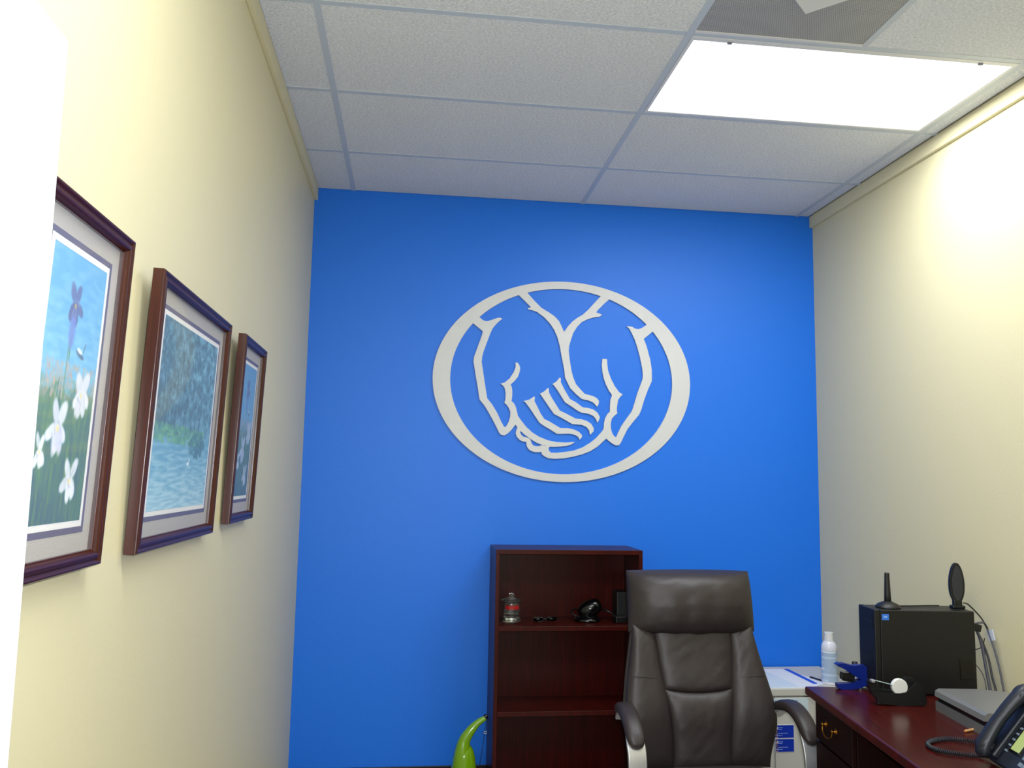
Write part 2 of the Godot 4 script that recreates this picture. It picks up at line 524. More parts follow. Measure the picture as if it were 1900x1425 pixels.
func make_ceiling() -> void:
	var fine := noise_map(0.12, 512, FastNoiseLite.TYPE_SIMPLEX, 4, 31, true, 5.0)
	var tile_mat := relief(mat(Color(0.94, 0.95, 0.97), 0.95), fine, 2.2, 0.7)
	var speck := NoiseTexture2D.new()
	var fn := FastNoiseLite.new(); fn.frequency = 0.07; fn.seed = 33; fn.fractal_octaves = 4
	var ramp := Gradient.new()
	ramp.set_color(0, Color(0.86, 0.86, 0.86)); ramp.set_color(1, Color(1, 1, 1))
	speck.width = 512; speck.height = 512; speck.seamless = true; speck.noise = fn; speck.color_ramp = ramp
	tile_mat.albedo_texture = speck
	var tee_mat := mat(Color(0.74, 0.77, 0.81), 0.4)
	var root := Node3D.new()
	root.name = numbered("ceiling")
	add_child(root, true)
	root.set_meta("kind", "structure")
	root.set_meta("label", "suspended ceiling of pale grey acoustic tiles in a metal grid")
	root.set_meta("category", "ceiling")
	var g := Geo.new(); g.span(Vector3(-0.12, 3.06, -0.12), Vector3(2.85, 3.14, 4.27), 0.001)
	part("deck", g, mat(Color(0.5, 0.5, 0.5), 0.9), root)
	var xs := [0.014, 0.1976, 1.4176, 2.6376, W - 0.021]
	var zs := [0.002, 0.5245, 1.1345, 1.7445, 2.3545, 2.9645, 3.5745, FRONT]
	for j in 7:
		for i in 4:
			if (i == 2 and j == 2) or (i == 1 and j == 5): continue
			var x0: float = xs[i]; var x1: float = xs[i + 1]
			if i == 2 and j == 3: x0 = 2.0276
			g = Geo.new(); g.span(Vector3(x0 + 0.003, H, zs[j] + 0.002), Vector3(x1 - 0.003, H + 0.016, zs[j + 1] - 0.002), 0.002)
			part("ceiling_tile", g, tile_mat, root)
	for i in [1, 2, 3]:
		g = Geo.new(); g.span(Vector3(xs[i] - 0.012, H - 0.002, 0.001), Vector3(xs[i] + 0.012, H + 0.001, FRONT), 0.0008)
		part("runner", g, tee_mat, root)
	for j in range(1, 7):
		for i in 4:
			g = Geo.new(); g.span(Vector3(xs[i] + (0.012 if i > 0 else -0.003), H - 0.0018, zs[j] - 0.012), Vector3(xs[i + 1] - (0.012 if i < 3 else -0.003), H + 0.001, zs[j] + 0.012), 0.0008)
			part("cross_tee", g, tee_mat, root)
	g = Geo.new(); g.span(Vector3(2.0156, H - 0.0018, 1.7565), Vector3(2.0396, H + 0.001, 2.3425), 0.0008)
	part("cross_tee", g, tee_mat, root)
	# fluorescent troffer
	var t := thing("ceiling_light", "large glowing rectangular fluorescent panel set in the ceiling grid", "ceiling light", Vector3(2.0276, H, 1.4395))
	var hx := 0.597; var hz := 0.292
	g = Geo.new()
	g.span(Vector3(-hx, -0.003, -hz), Vector3(hx, 0.004, -hz + 0.014), 0.001)
	g.span(Vector3(-hx, -0.003, hz - 0.022), Vector3(hx, 0.004, hz), 0.001)
	g.span(Vector3(-hx, -0.003, -hz + 0.014), Vector3(-hx + 0.012, 0.004, hz - 0.022), 0.001)
	g.span(Vector3(hx - 0.012, -0.003, -hz + 0.014), Vector3(hx, 0.004, hz - 0.022), 0.001)
	part("frame", g, mat(Color(0.85, 0.85, 0.86), 0.4), t)
	g = Geo.new(); g.span(Vector3(-hx + 0.01, 0.0, -hz + 0.012), Vector3(hx - 0.01, 0.004, hz - 0.02), 0.001)
	var lens := mat(Color(0.95, 0.95, 0.95), 0.4)
	lens.emission_enabled = true
	lens.emission = Color(0.97, 0.99, 1.0)
	lens.emission_energy_multiplier = 1.6
	part("diffuser", g, lens, t)
	g = Geo.new(); g.span(Vector3(-hx, 0.006, -hz), Vector3(hx, 0.055, hz), 0.002)
	part("housing", g, white_plastic, t)
	for s in [-0.46, 0.46]:
		g = Geo.new(); g.span(Vector3(s - 0.008, -0.008, hz - 0.024), Vector3(s + 0.008, -0.002, hz - 0.014), 0.002)
		part("latch", g, mat(Color(0.45, 0.45, 0.5), 0.4), t)
	area("ceiling_light_lamp", Vector3(2.0276, H - 0.012, 1.4395), Vector2(1.16, 0.55), LAMP, Color(0.95, 0.975, 1.0))
	# corridor light
	var c := thing("corridor_light", "fluorescent panel in the corridor ceiling behind the photographer", "ceiling light", Vector3(0.7, H, 5.1))
	g = Geo.new(); g.span(Vector3(-0.6, -0.004, -0.3), Vector3(0.6, 0.0, 0.3), 0.001)
	part("diffuser", g, lens, c)
	area("corridor_light_lamp", Vector3(0.7, H - 0.015, 5.1), Vector2(1.16, 0.56), LAMP, Color(0.95, 0.975, 1.0))
	# second troffer, nearer the doorway
	var t2: Node3D = t.duplicate()
	t2.name = numbered("ceiling_light")
	add_child(t2)
	t2.position = Vector3(0.8076, H, 3.2695)
	t2.set_meta("label", "rectangular fluorescent panel in the ceiling just inside the doorway")
	area("doorway_light_lamp", Vector3(0.8076, H - 0.012, 3.2695), Vector2(1.16, 0.55), LAMP * 1.35, Color(0.95, 0.975, 1.0))
	# perforated return vent with a deflector below it
	var v := thing("ceiling_vent", "grey perforated air vent panel in the ceiling beside the light", "air vent", Vector3(1.7226, H, 2.0495))
	var im := Image.create(64, 64, false, Image.FORMAT_RGB8)
	im.fill(Color(0.66, 0.66, 0.66))
	for y in 64:
		for x in 64:
			for o in [Vector2(16, 16), Vector2(48, 16), Vector2(0, 48), Vector2(32, 48), Vector2(64, 48)]:
				if Vector2(x + 0.5, y + 0.5).distance_to(o) < 9.0: im.set_pixel(x, y, Color(0.36, 0.36, 0.37))
	im.generate_mipmaps()
	var perf := mat(Color.WHITE, 0.5)
	perf.albedo_texture = ImageTexture.create_from_image(im)
	perf.uv1_triplanar = true
	perf.uv1_scale = Vector3(80, 80, 80)
	g = Geo.new(); g.span(Vector3(-0.297, 0.0, -0.285), Vector3(0.297, 0.004, 0.297), 0.001)
	part("perforated_panel", g, perf, v)
	g = Geo.new()
	g.span(Vector3(-0.297, -0.002, -0.297), Vector3(0.297, 0.004, -0.284), 0.001)
	part("frame_rail", g, mat(Color(0.85, 0.85, 0.86), 0.4), v)
	g = Geo.new(); g.span(Vector3(-0.297, -0.002, 0.285), Vector3(0.297, 0.004, 0.297), 0.001)
	part("frame_rail", g, mat(Color(0.85, 0.85, 0.86), 0.4), v)
	g = Geo.new(); g.box(Vector3(0.27, 0.004, 0.27), 0.0015, placed(Vector3(0.002, -0.018, 0.082), 0, PI / 4, 0))
	for s in [-0.1, 0.1]: g.span(Vector3(s - 0.004, -0.018, 0.078), Vector3(s + 0.004, 0.002, 0.086), 0.001)
	part("deflector", g, mat(Color(0.84, 0.84, 0.84), 0.5), v, "white square deflector plate")

# ================================================================ emblem on the blue wall
func make_emblem() -> void:
	var silver := mat(Color(0.815, 0.815, 0.82), 0.36, 0.2)
	var fl := noise_map(0.35, 256, FastNoiseLite.TYPE_CELLULAR, 1, 41, true, 4.0)
	relief(silver, fl, 6.0, 0.35)
	var o := thing("wall_emblem", "large silver oval emblem of two cupped hands mounted on the blue wall", "wall emblem", Vector3(1.318, 2.03, 0))
	var g := Geo.new()
	var n := 120
	var rows := []
	for q in [[0.0070, 0.6872, 0.5303, 0.0], [0.0070, 0.6872, 0.5303, 0.01], [0.003, 0.5926, 0.4902, 0.01], [0.003, 0.5926, 0.4902, 0.0]]:
		var row := []
		for k in n:
			var a := TAU * k / n
			row.append(Vector3(q[0] + cos(a) * q[1], 0.001 + sin(a) * q[2], q[3]))
		rows.append(row)
	for k in 3: g.grid([rows[k], rows[k + 1]], true)
	part("oval_ring", g, silver, o)
	var shapes := {
		"left_hand": "-453,326 -443,320 -425,305 -407,301 -385,307 -361,317 -343,323 -333,322 -324,318 -335,309 -356,288 -374,265 -387,234 -406,179 -419,141 -426,111 -428,85 -420,38 -408,-33 -398,-88 -395,-104 -367,-138 -340,-181 -320,-223 -305,-249 -298,-252 -291,-244 -280,-222 -273,-195 -273,-171 -281,-151 -292,-136 -305,-125 -300,-109 -299,-77 -303,-53 -311,-38 -327,-26 -304,-18 -280,3 -259,36 -249,64 -250,88 -240,87 -232,80 -225,61 -227,41 -235,16 -252,-8 -274,-29 -267,-44 -264,-68 -265,-96 -268,-115 -254,-127 -244,-147 -239,-166 -233,-190 -229,-217 -243,-235 -252,-247 -267,-267 -283,-283 -298,-293 -310,-294 -322,-290 -330,-279 -338,-263 -363,-217 -388,-174 -408,-143 -434,-113 -438,-93 -445,-50 -456,5 -465,56 -471,88 -470,95 -468,111 -457,144 -438,200 -429,229 -425,247 -477,287 -488,295",
		"finger_arc": "-241,-172 -233,-190 -217,-213 -188,-248 -156,-276 -120,-297 -76,-314 -28,-323 20,-324 70,-320 52,-333 28,-341 -12,-346 -52,-348 -96,-342 -132,-329 -168,-308 -200,-285 -224,-262 -240,-245 -248,-229",
		"fingertip": "-240,-241 -234,-251 -240,-267 -243,-284 -235,-302 -221,-316 -203,-324 -185,-326 -174,-310 -186,-301 -200,-300 -210,-293 -219,-280 -219,-271 -208,-274 -216,-256",
		"fingertip_001": "-188,-308 -185,-342 -180,-355 -169,-367 -155,-374 -135,-378 -109,-376 -91,-359 -88,-339 -100,-339 -115,-345 -135,-347 -151,-343 -159,-331 -163,-318 -172,-306",
		"palm_edge": "-96,-340 -107,-377 -103,-389 -87,-400 -67,-408 -35,-410 13,-406 60,-397 108,-384 152,-366 189,-343 217,-317 238,-298 241,-288 233,-245 223,-241 221,-251 208,-269 184,-296 152,-322 112,-347 68,-364 20,-373 -31,-379 -57,-378 -65,-370 -70,-358 -62,-347 -56,-343",
		"right_hand": "466,325 457,318 430,299 410,291 391,294 376,303 345,305 362,290 376,264 391,232 403,196 416,151 426,107 432,74 433,67 435,43 433,22 421,-11 404,-56 390,-104 377,-145 369,-159 343,-194 318,-231 300,-267 290,-291 278,-284 267,-264 261,-240 261,-216 267,-192 281,-176 296,-165 293,-147 295,-123 301,-91 312,-75 325,-63 305,-51 281,-19 260,21 245,61 241,93 239,123 214,124 211,92 214,59 221,23 234,-13 250,-44 267,-68 258,-96 256,-132 256,-156 243,-169 230,-193 224,-221 224,-245 225,-265 238,-299 253,-312 272,-325 290,-333 306,-331 316,-318 331,-286 351,-246 380,-209 400,-185 414,-168 425,-144 441,-91 462,-34 483,12 484,36 483,77 475,129 468,153 457,194 447,222 439,239 489,282 499,288",
		"wrist_fork": "-245,457 -237,446 -206,418 -180,392 -173,385 -189,380 -189,374 -169,371 -141,362 -104,337 -71,304 -46,268 -30,232 -17,188 -4,120 9,60 14,17 30,-15 43,-39 73,-68 104,-93 118,-96 142,-100 167,-111 187,-132 195,-118 197,-102 187,-88 167,-77 138,-70 120,-66 95,-41 73,-16 58,18 48,54 41,94 35,134 32,162 34,186 42,215 55,256 75,289 100,317 128,332 161,344 198,351 211,361 198,367 179,373 186,384 218,418 255,452 262,461 206,467 202,461 169,424 136,386 104,356 75,338 51,319 26,291 6,260 -6,286 -22,318 -47,343 -80,364 -117,385 -150,416 -193,462 -199,472",
		"finger": "-54,-20 -32,-5 -15,16 -8,12 -9,-8 10,-44 41,-95 74,-112 110,-137 139,-140 167,-147 190,-164 202,-186 198,-202 188,-216 182,-198 167,-181 143,-171 102,-165 78,-153 46,-132 15,-113 1,-92 -24,-53 -46,-25",
		"finger_001": "-119,-73 -96,-59 -76,-40 -72,-42 -71,-64 -55,-93 -34,-125 -12,-158 18,-171 71,-197 103,-200 132,-208 156,-223 170,-246 169,-262 150,-281 146,-259 132,-241 108,-230 81,-228 55,-227 19,-207 -14,-190 -42,-177 -66,-145 -91,-110 -113,-79",
		"finger_002": "-206,-114 -175,-105 -149,-88 -145,-90 -147,-112 -130,-143 -114,-175 -94,-204 -65,-217 -9,-249 31,-249 64,-255 90,-266 106,-282 108,-292 95,-308 88,-294 70,-283 40,-277 8,-279 -25,-280 -65,-256 -93,-241 -119,-224 -142,-191 -166,-156 -195,-119",
	}
	var k := 0
	for called in shapes:
		g = Geo.new()
		g.plate(outline(shapes[called]), 0.0, 0.0094 + 0.0002 * (k % 2))
		var base: String = called.rstrip("0123456789").rstrip("_")
		part(base, g, silver, o)
		k += 1

# ================================================================ framed prints
func picture(label: String, z_centre: float, w: float, h: float, y0: float, print_tex: Texture2D) -> void:
	var o := thing("framed_print", label, "framed print", Vector3(0.004, y0, z_centre), PI / 2, "framed pond prints on the cream wall")
	o.rotation = Vector3(0, PI / 2, 0)
	o.basis = o.basis * Basis(Vector3.RIGHT, 0.036)
	var g := Geo.new()
	# moulding: profile (distance in from the outer edge, height), mitred round the four corners
	var prof := [Vector2(0, 0), Vector2(0, 0.020), Vector2(0.00225, 0.024), Vector2(0.006, 0.024), Vector2(0.00825, 0.020), Vector2(0.0105, 0.020), Vector2(0.01425, 0.0235), Vector2(0.0195, 0.024), Vector2(0.02325, 0.020), Vector2(0.02475, 0.015), Vector2(0.027, 0.015), Vector2(0.027, 0.004)]
	var names := ["bottom", "right", "top", "left"]
	var corners := [Vector2(-w / 2, 0), Vector2(w / 2, 0), Vector2(w / 2, h), Vector2(-w / 2, h)]
	var inward := [Vector2(1, 1), Vector2(-1, 1), Vector2(-1, -1), Vector2(1, -1)]
	for s in 4:
		g = Geo.new()
		var rows := []
		for q in prof:
			var a: Vector2 = corners[s] + inward[s] * q.x
			var b: Vector2 = corners[(s + 1) % 4] + inward[(s + 1) % 4] * q.x
			rows.append([Vector3(a.x, a.y, q.y), Vector3(b.x, b.y, q.y)])
		g.grid(rows)
		part("frame_side", g, frame_wood, o)
	g = Geo.new(); g.span(Vector3(-w / 2 + 0.01, 0.01, 0.0005), Vector3(w / 2 - 0.01, h - 0.01, 0.004), 0.0005)
	part("backing_board", g, mat(Color(0.35, 0.28, 0.22), 0.9), o)
	var layers := [["mat_board", 0.025, Color(0.66, 0.625, 0.59), 0.0085], ["inner_mat", 0.057, Color(0.26, 0.21, 0.36), 0.0090], ["print_margin", 0.067, Color(0.88, 0.86, 0.84), 0.0094]]
	for l in layers:
		g = Geo.new(); g.span(Vector3(-w / 2 + l[1], l[1], 0.004), Vector3(w / 2 - l[1], h - l[1], l[3]), 0.0003)
		part(l[0], g, relief(mat(l[2], 0.9), noise_map(0.3, 64, FastNoiseLite.TYPE_SIMPLEX, 2, 51, true, 2.0), 12.0, 0.2), o)
	g = Geo.new()
	var e := 0.077
	g.quad(Vector3(-w / 2 + e, e, 0.0096), Vector3(w / 2 - e, e, 0.0096), Vector3(w / 2 - e, h - e, 0.0096), Vector3(-w / 2 + e, h - e, 0.0096))
	var pm := mat(Color.WHITE, 0.6)
	pm.albedo_texture = print_tex
	part("print", g, pm, o)
	g = Geo.new(); g.span(Vector3(-w / 2 + 0.025, 0.025, 0.0125), Vector3(w / 2 - 0.025, h - 0.025, 0.0145), 0.0003)
	part("glass_pane", g, glass, o)

func make_pictures() -> void:
	picture("framed print of white irises by a pond, partly hidden behind the open door", 2.9495, 0.355, 0.557, 1.362, iris_print(61, 0.0))
	picture("wide framed print of a pond with a grassy bank, middle of the three frames", 2.2825, 0.619, 0.557, 1.360, pond_print())
	picture("narrow framed flower and pond print, farthest from the white door", 1.5975, 0.355, 0.557, 1.371, iris_print(62, 0.35))

# ================================================================ bookcase and what stands in it
func make_bookcase() -> void:
	var o := thing("bookcase", "dark mahogany open bookcase standing against the blue wall", "bookcase", Vector3(1.312, 0, 0.0))
	var hw := 0.357; var d := 0.30; var top := 1.179
	var g: Geo
	for s in [-1, 1]:
		g = Geo.new(); g.span(Vector3(s * hw, 0, 0.01), Vector3(s * (hw - 0.019), top - 0.022, d), 0.0015)
		part("side_panel", g, mahogany, o)
	g = Geo.new(); g.span(Vector3(-hw, top - 0.022, 0.01), Vector3(hw, top, d), 0.0015)
	part("top_panel", g, mahogany, o)
	g = Geo.new(); g.span(Vector3(-hw + 0.019, 0.0, 0.012), Vector3(hw - 0.019, top - 0.022, 0.02), 0.001)
	part("back_panel", g, mahogany, o)
	for y in [0.06, 0.412, 0.80]:
		g = Geo.new(); g.span(Vector3(-hw + 0.019, y, 0.02), Vector3(hw - 0.019, y + 0.022, d - 0.003), 0.0015)
		part("shelf", g, mahogany, o)
	g = Geo.new(); g.span(Vector3(-hw + 0.019, 0, d - 0.04), Vector3(hw - 0.019, 0.06, d - 0.025), 0.001)
	part("toe_kick", g, mahogany, o)
	g = Geo.new(); g.box(Vector3(0.022, 0.008, 0.001), 0.0004, placed(Vector3(-0.04, 1.136, 0.0206)))
	part("sticker", g, mat(Color(0.25, 0.35, 0.75), 0.5), o, "small blue sticker")
	# candy jar
	var sy := 0.8225
	var j := thing("glass_jar", "clear glass jar with a flared lid and red band on the bookcase shelf", "jar", Vector3(1.047, sy, 0.185))
	var clear := mat(Color(0.97, 0.99, 0.99, 0.02), 0.02)
	clear.refraction_enabled = true
	clear.refraction_scale = 0.05
	g = Geo.new()
	g.lathe([Vector2(0, 0), Vector2(0.036, 0), Vector2(0.045, 0.006), Vector2(0.046, 0.014), Vector2(0.038, 0.024), Vector2(0.036, 0.03), Vector2(0.042, 0.05), Vector2(0.043, 0.085), Vector2(0.038, 0.092), Vector2(0.037, 0.098), Vector2(0.034, 0.098), Vector2(0.035, 0.09), Vector2(0.039, 0.083), Vector2(0.038, 0.05), Vector2(0.032, 0.034), Vector2(0, 0.03)])
	part("body", g, clear, j)
	g = Geo.new()
	g.lathe([Vector2(0.0, 0.099), Vector2(0.034, 0.099), Vector2(0.050, 0.103), Vector2(0.051, 0.107), Vector2(0.036, 0.113), Vector2(0.014, 0.119), Vector2(0.011, 0.124), Vector2(0.015, 0.131), Vector2(0.010, 0.138), Vector2(0, 0.139)])
	part("lid", g, clear, j)
	g = Geo.new()
	var band := []
	for k in 3:
		var row := []
		for i in 15:
			var a := -PI / 2 + (i / 14.0 - 0.5) * 1.7
			row.append(Vector3(cos(a) * 0.0436, 0.066 + 0.009 * k, -sin(a) * 0.0436))
		band.append(row)
	g.grid(band)
	part("red_label", g, mat(Color(0.62, 0.05, 0.05), 0.5), j, "red label")
	# folded sunglasses
	var s2 := thing("sunglasses", "pair of dark folded glasses lying flat beside the glass jar", "glasses", Vector3(1.215, sy, 0.17), 0.15)
	for s in [-1, 1]:
		g = Geo.new()
		var rim := []
		for k in 19: rim.append(Vector3(s * 0.034 + cos(TAU * k / 18) * 0.027, 0.012 + sin(TAU * k / 18) * 0.010, -0.006 * cos(TAU * k / 18) * s))
		g.tube(rim, 0.002, 6, false)
		g.lathe([Vector2(0, 0), Vector2(0.026, 0.001), Vector2(0, 0.002)], Transform3D(Basis(Vector3.RIGHT, Vector3(0, 0, 0.38), Vector3(0, -1, 0)).transposed(), Vector3(s * 0.034, 0.012, 0)) if false else placed(Vector3(s * 0.034, 0.012, 0.0), PI / 2, 0, 0).scaled_local(Vector3(1, 1, 0.38)), 20)
		part("lens", g, gloss_black, s2)
		g = Geo.new(); g.tube([Vector3(s * 0.061, 0.014, 0), Vector3(s * 0.06, 0.012, -0.012), Vector3(s * 0.02, 0.007, -0.02 - 0.004 * s), Vector3(-s * 0.05, 0.003, -0.024 - 0.004 * s)], 0.0022, 6)
		part("temple", g, gloss_black, s2)
	g = Geo.new(); g.tube([Vector3(-0.008, 0.014, 0), Vector3(0, 0.0165, 0), Vector3(0.008, 0.014, 0)], 0.002, 6)
	part("bridge", g, gloss_black, s2)
	# rounded black device
	var b := thing("black_gadget", "glossy black rounded gadget on a small foot in the bookcase", "gadget", Vector3(1.43, sy, 0.15))
	g = Geo.new()
	g.lathe([Vector2(0, 0), Vector2(0.062, 0), Vector2(0.068, 0.007), Vector2(0.058, 0.02), Vector2(0.03, 0.034), Vector2(0, 0.038)])
	part("foot", g, gloss_black, b)
	g = Geo.new()
	g.lathe([Vector2(0, -0.062), Vector2(0.024, -0.058), Vector2(0.038, -0.036), Vector2(0.043, 0), Vector2(0.038, 0.036), Vector2(0.024, 0.058), Vector2(0, 0.062)], placed(Vector3(0.012, 0.058, 0), 0.3, 0.0, -1.05))
	part("housing", g, gloss_black, b)
	g = Geo.new()
	g.tube(smooth([Vector3(-0.05, 0.02, 0.0), Vector3(-0.075, 0.035, -0.02), Vector3(-0.06, 0.05, -0.045), Vector3(0.0, 0.03, -0.06)]), 0.004)
	part("cord", g, black_plastic, b)
	var b2 := thing("tangled_cord", "thin black cord curled beside a black box on the bookcase shelf", "cord", Vector3(1.545, sy, 0.15))
	g = Geo.new()
	var tang := []
	for k in 60:
		var a := k * 0.42
		tang.append(Vector3(cos(a) * (0.030 + 0.006 * sin(k * 0.7)), 0.006 + 0.05 * absf(sin(k * 0.21)), sin(a) * 0.026))
	g.tube(tang, 0.003, 6)
	part("cord", g, black_plastic, b2)
	b2 = thing("power_adapter", "small black power adapter lying on the shelf just beside the chair", "adapter", Vector3(1.58, sy, 0.20), 0.2)
	g = Geo.new(); g.box(Vector3(0.06, 0.032, 0.05), 0.005, placed(Vector3(0, 0.016, 0)))
	part("body", g, black_plastic, b2)
	g = Geo.new(); g.tube(smooth([Vector3(0.0, 0.02, -0.025), Vector3(-0.01, 0.02, -0.05), Vector3(0.02, 0.005, -0.07)]), 0.003)
	part("cord", g, black_plastic, b2)
	b2 = thing("upright_box", "upright black box at the end of the bookcase shelf behind the chair", "box", Vector3(1.612, sy, 0.10))
	g = Geo.new(); g.box(Vector3(0.065, 0.14, 0.09), 0.006, placed(Vector3(0, 0.07, 0)))
	part("body", g, black_plastic, b2)
	g = Geo.new(); g.box(Vector3(0.052, 0.122, 0.004), 0.0015, placed(Vector3(0, 0.072, 0.0455)))
	part("front_panel", g, black_plastic, b2)

# ================================================================ lime green ornament on the floor
func make_ornament() -> void:
	var o := thing("gourd_ornament", "lime green glossy gourd ornament with a curved neck beside the bookcase", "ornament", Vector3(0.825, 0, 0.30))
	var lime := mat(Color(0.43, 0.60, 0.03), 0.16)
	lime.clearcoat_enabled = true
	lime.clearcoat = 0.6
	lime.clearcoat_roughness = 0.06
	var g := Geo.new()
	g.lathe([Vector2(0, 0), Vector2(0.045, 0), Vector2(0.058, 0.012), Vector2(0.066, 0.06), Vector2(0.067, 0.11), Vector2(0.062, 0.17), Vector2(0.055, 0.21), Vector2(0.050, 0.245), Vector2(0.040, 0.275), Vector2(0.024, 0.297), Vector2(0.010, 0.304), Vector2(0, 0.305)], placed(Vector3(0.0, 0, 0)))
	var neck := smooth([Vector3(-0.003, 0.12, 0.006), Vector3(-0.005, 0.20, 0.006), Vector3(-0.007, 0.26, 0.006), Vector3(0.0, 0.312, 0.004), Vector3(0.026, 0.354, 0.002), Vector3(0.061, 0.390, 0), Vector3(0.096, 0.411, 0)], 6)
	var stops := [0.052, 0.050, 0.039, 0.028, 0.022, 0.0155, 0.0108]
	var rad := []
	for k in neck.size():
		var q: float = k / 6.0
		rad.append(lerpf(stops[int(q)], stops[mini(int(q) + 1, 6)], q - int(q)))
	g.tube(neck, rad, 22)
	part("body", g, lime, o)
	g = Geo.new()
	g.tube([Vector3(0.092, 0.413, 0), Vector3(0.10, 0.418, 0), Vector3(0.107, 0.419, 0)], [0.0118, 0.0118, 0.006], 14)
	part("tip_cap", g, gloss_black, o)
	g = Geo.new()
	g.tube([Vector3(0.102, 0.409, 0), Vector3(0.096, 0.36, 0.002), Vector3(0.083, 0.27, 0.004), Vector3(0.070, 0.185, 0.006), Vector3(0.0655, 0.12, 0.008)], 0.0011, 5)
	part("hanging_thread", g, mat(Color(0.06, 0.07, 0.10), 0.6), o)
	g = Geo.new()
	var ring := []
	for k in 15: ring.append(Vector3(0.0955 + cos(TAU * k / 14) * 0.006, 0.347 + sin(TAU * k / 14) * 0.006, 0.004))
	g.tube(ring, 0.0012, 6, false)
	part("small_ring", g, steel, o)

# ================================================================ office chair
func back_z(y: float) -> float: return -0.15 - 0.22 * (y - 0.45) + 0.025 * exp(-pow((y - 0.62) / 0.12, 2))
func back_w(y: float) -> float:
	if y < 0.58: return lerpf(0.275, 0.312, smoothstep(0.40, 0.58, y))
	return lerpf(0.312, 0.250, smoothstep(0.56, 0.98, y))
func panel_w(y: float) -> float: return lerpf(0.112, 0.158, smoothstep(0.45, 0.93, y))

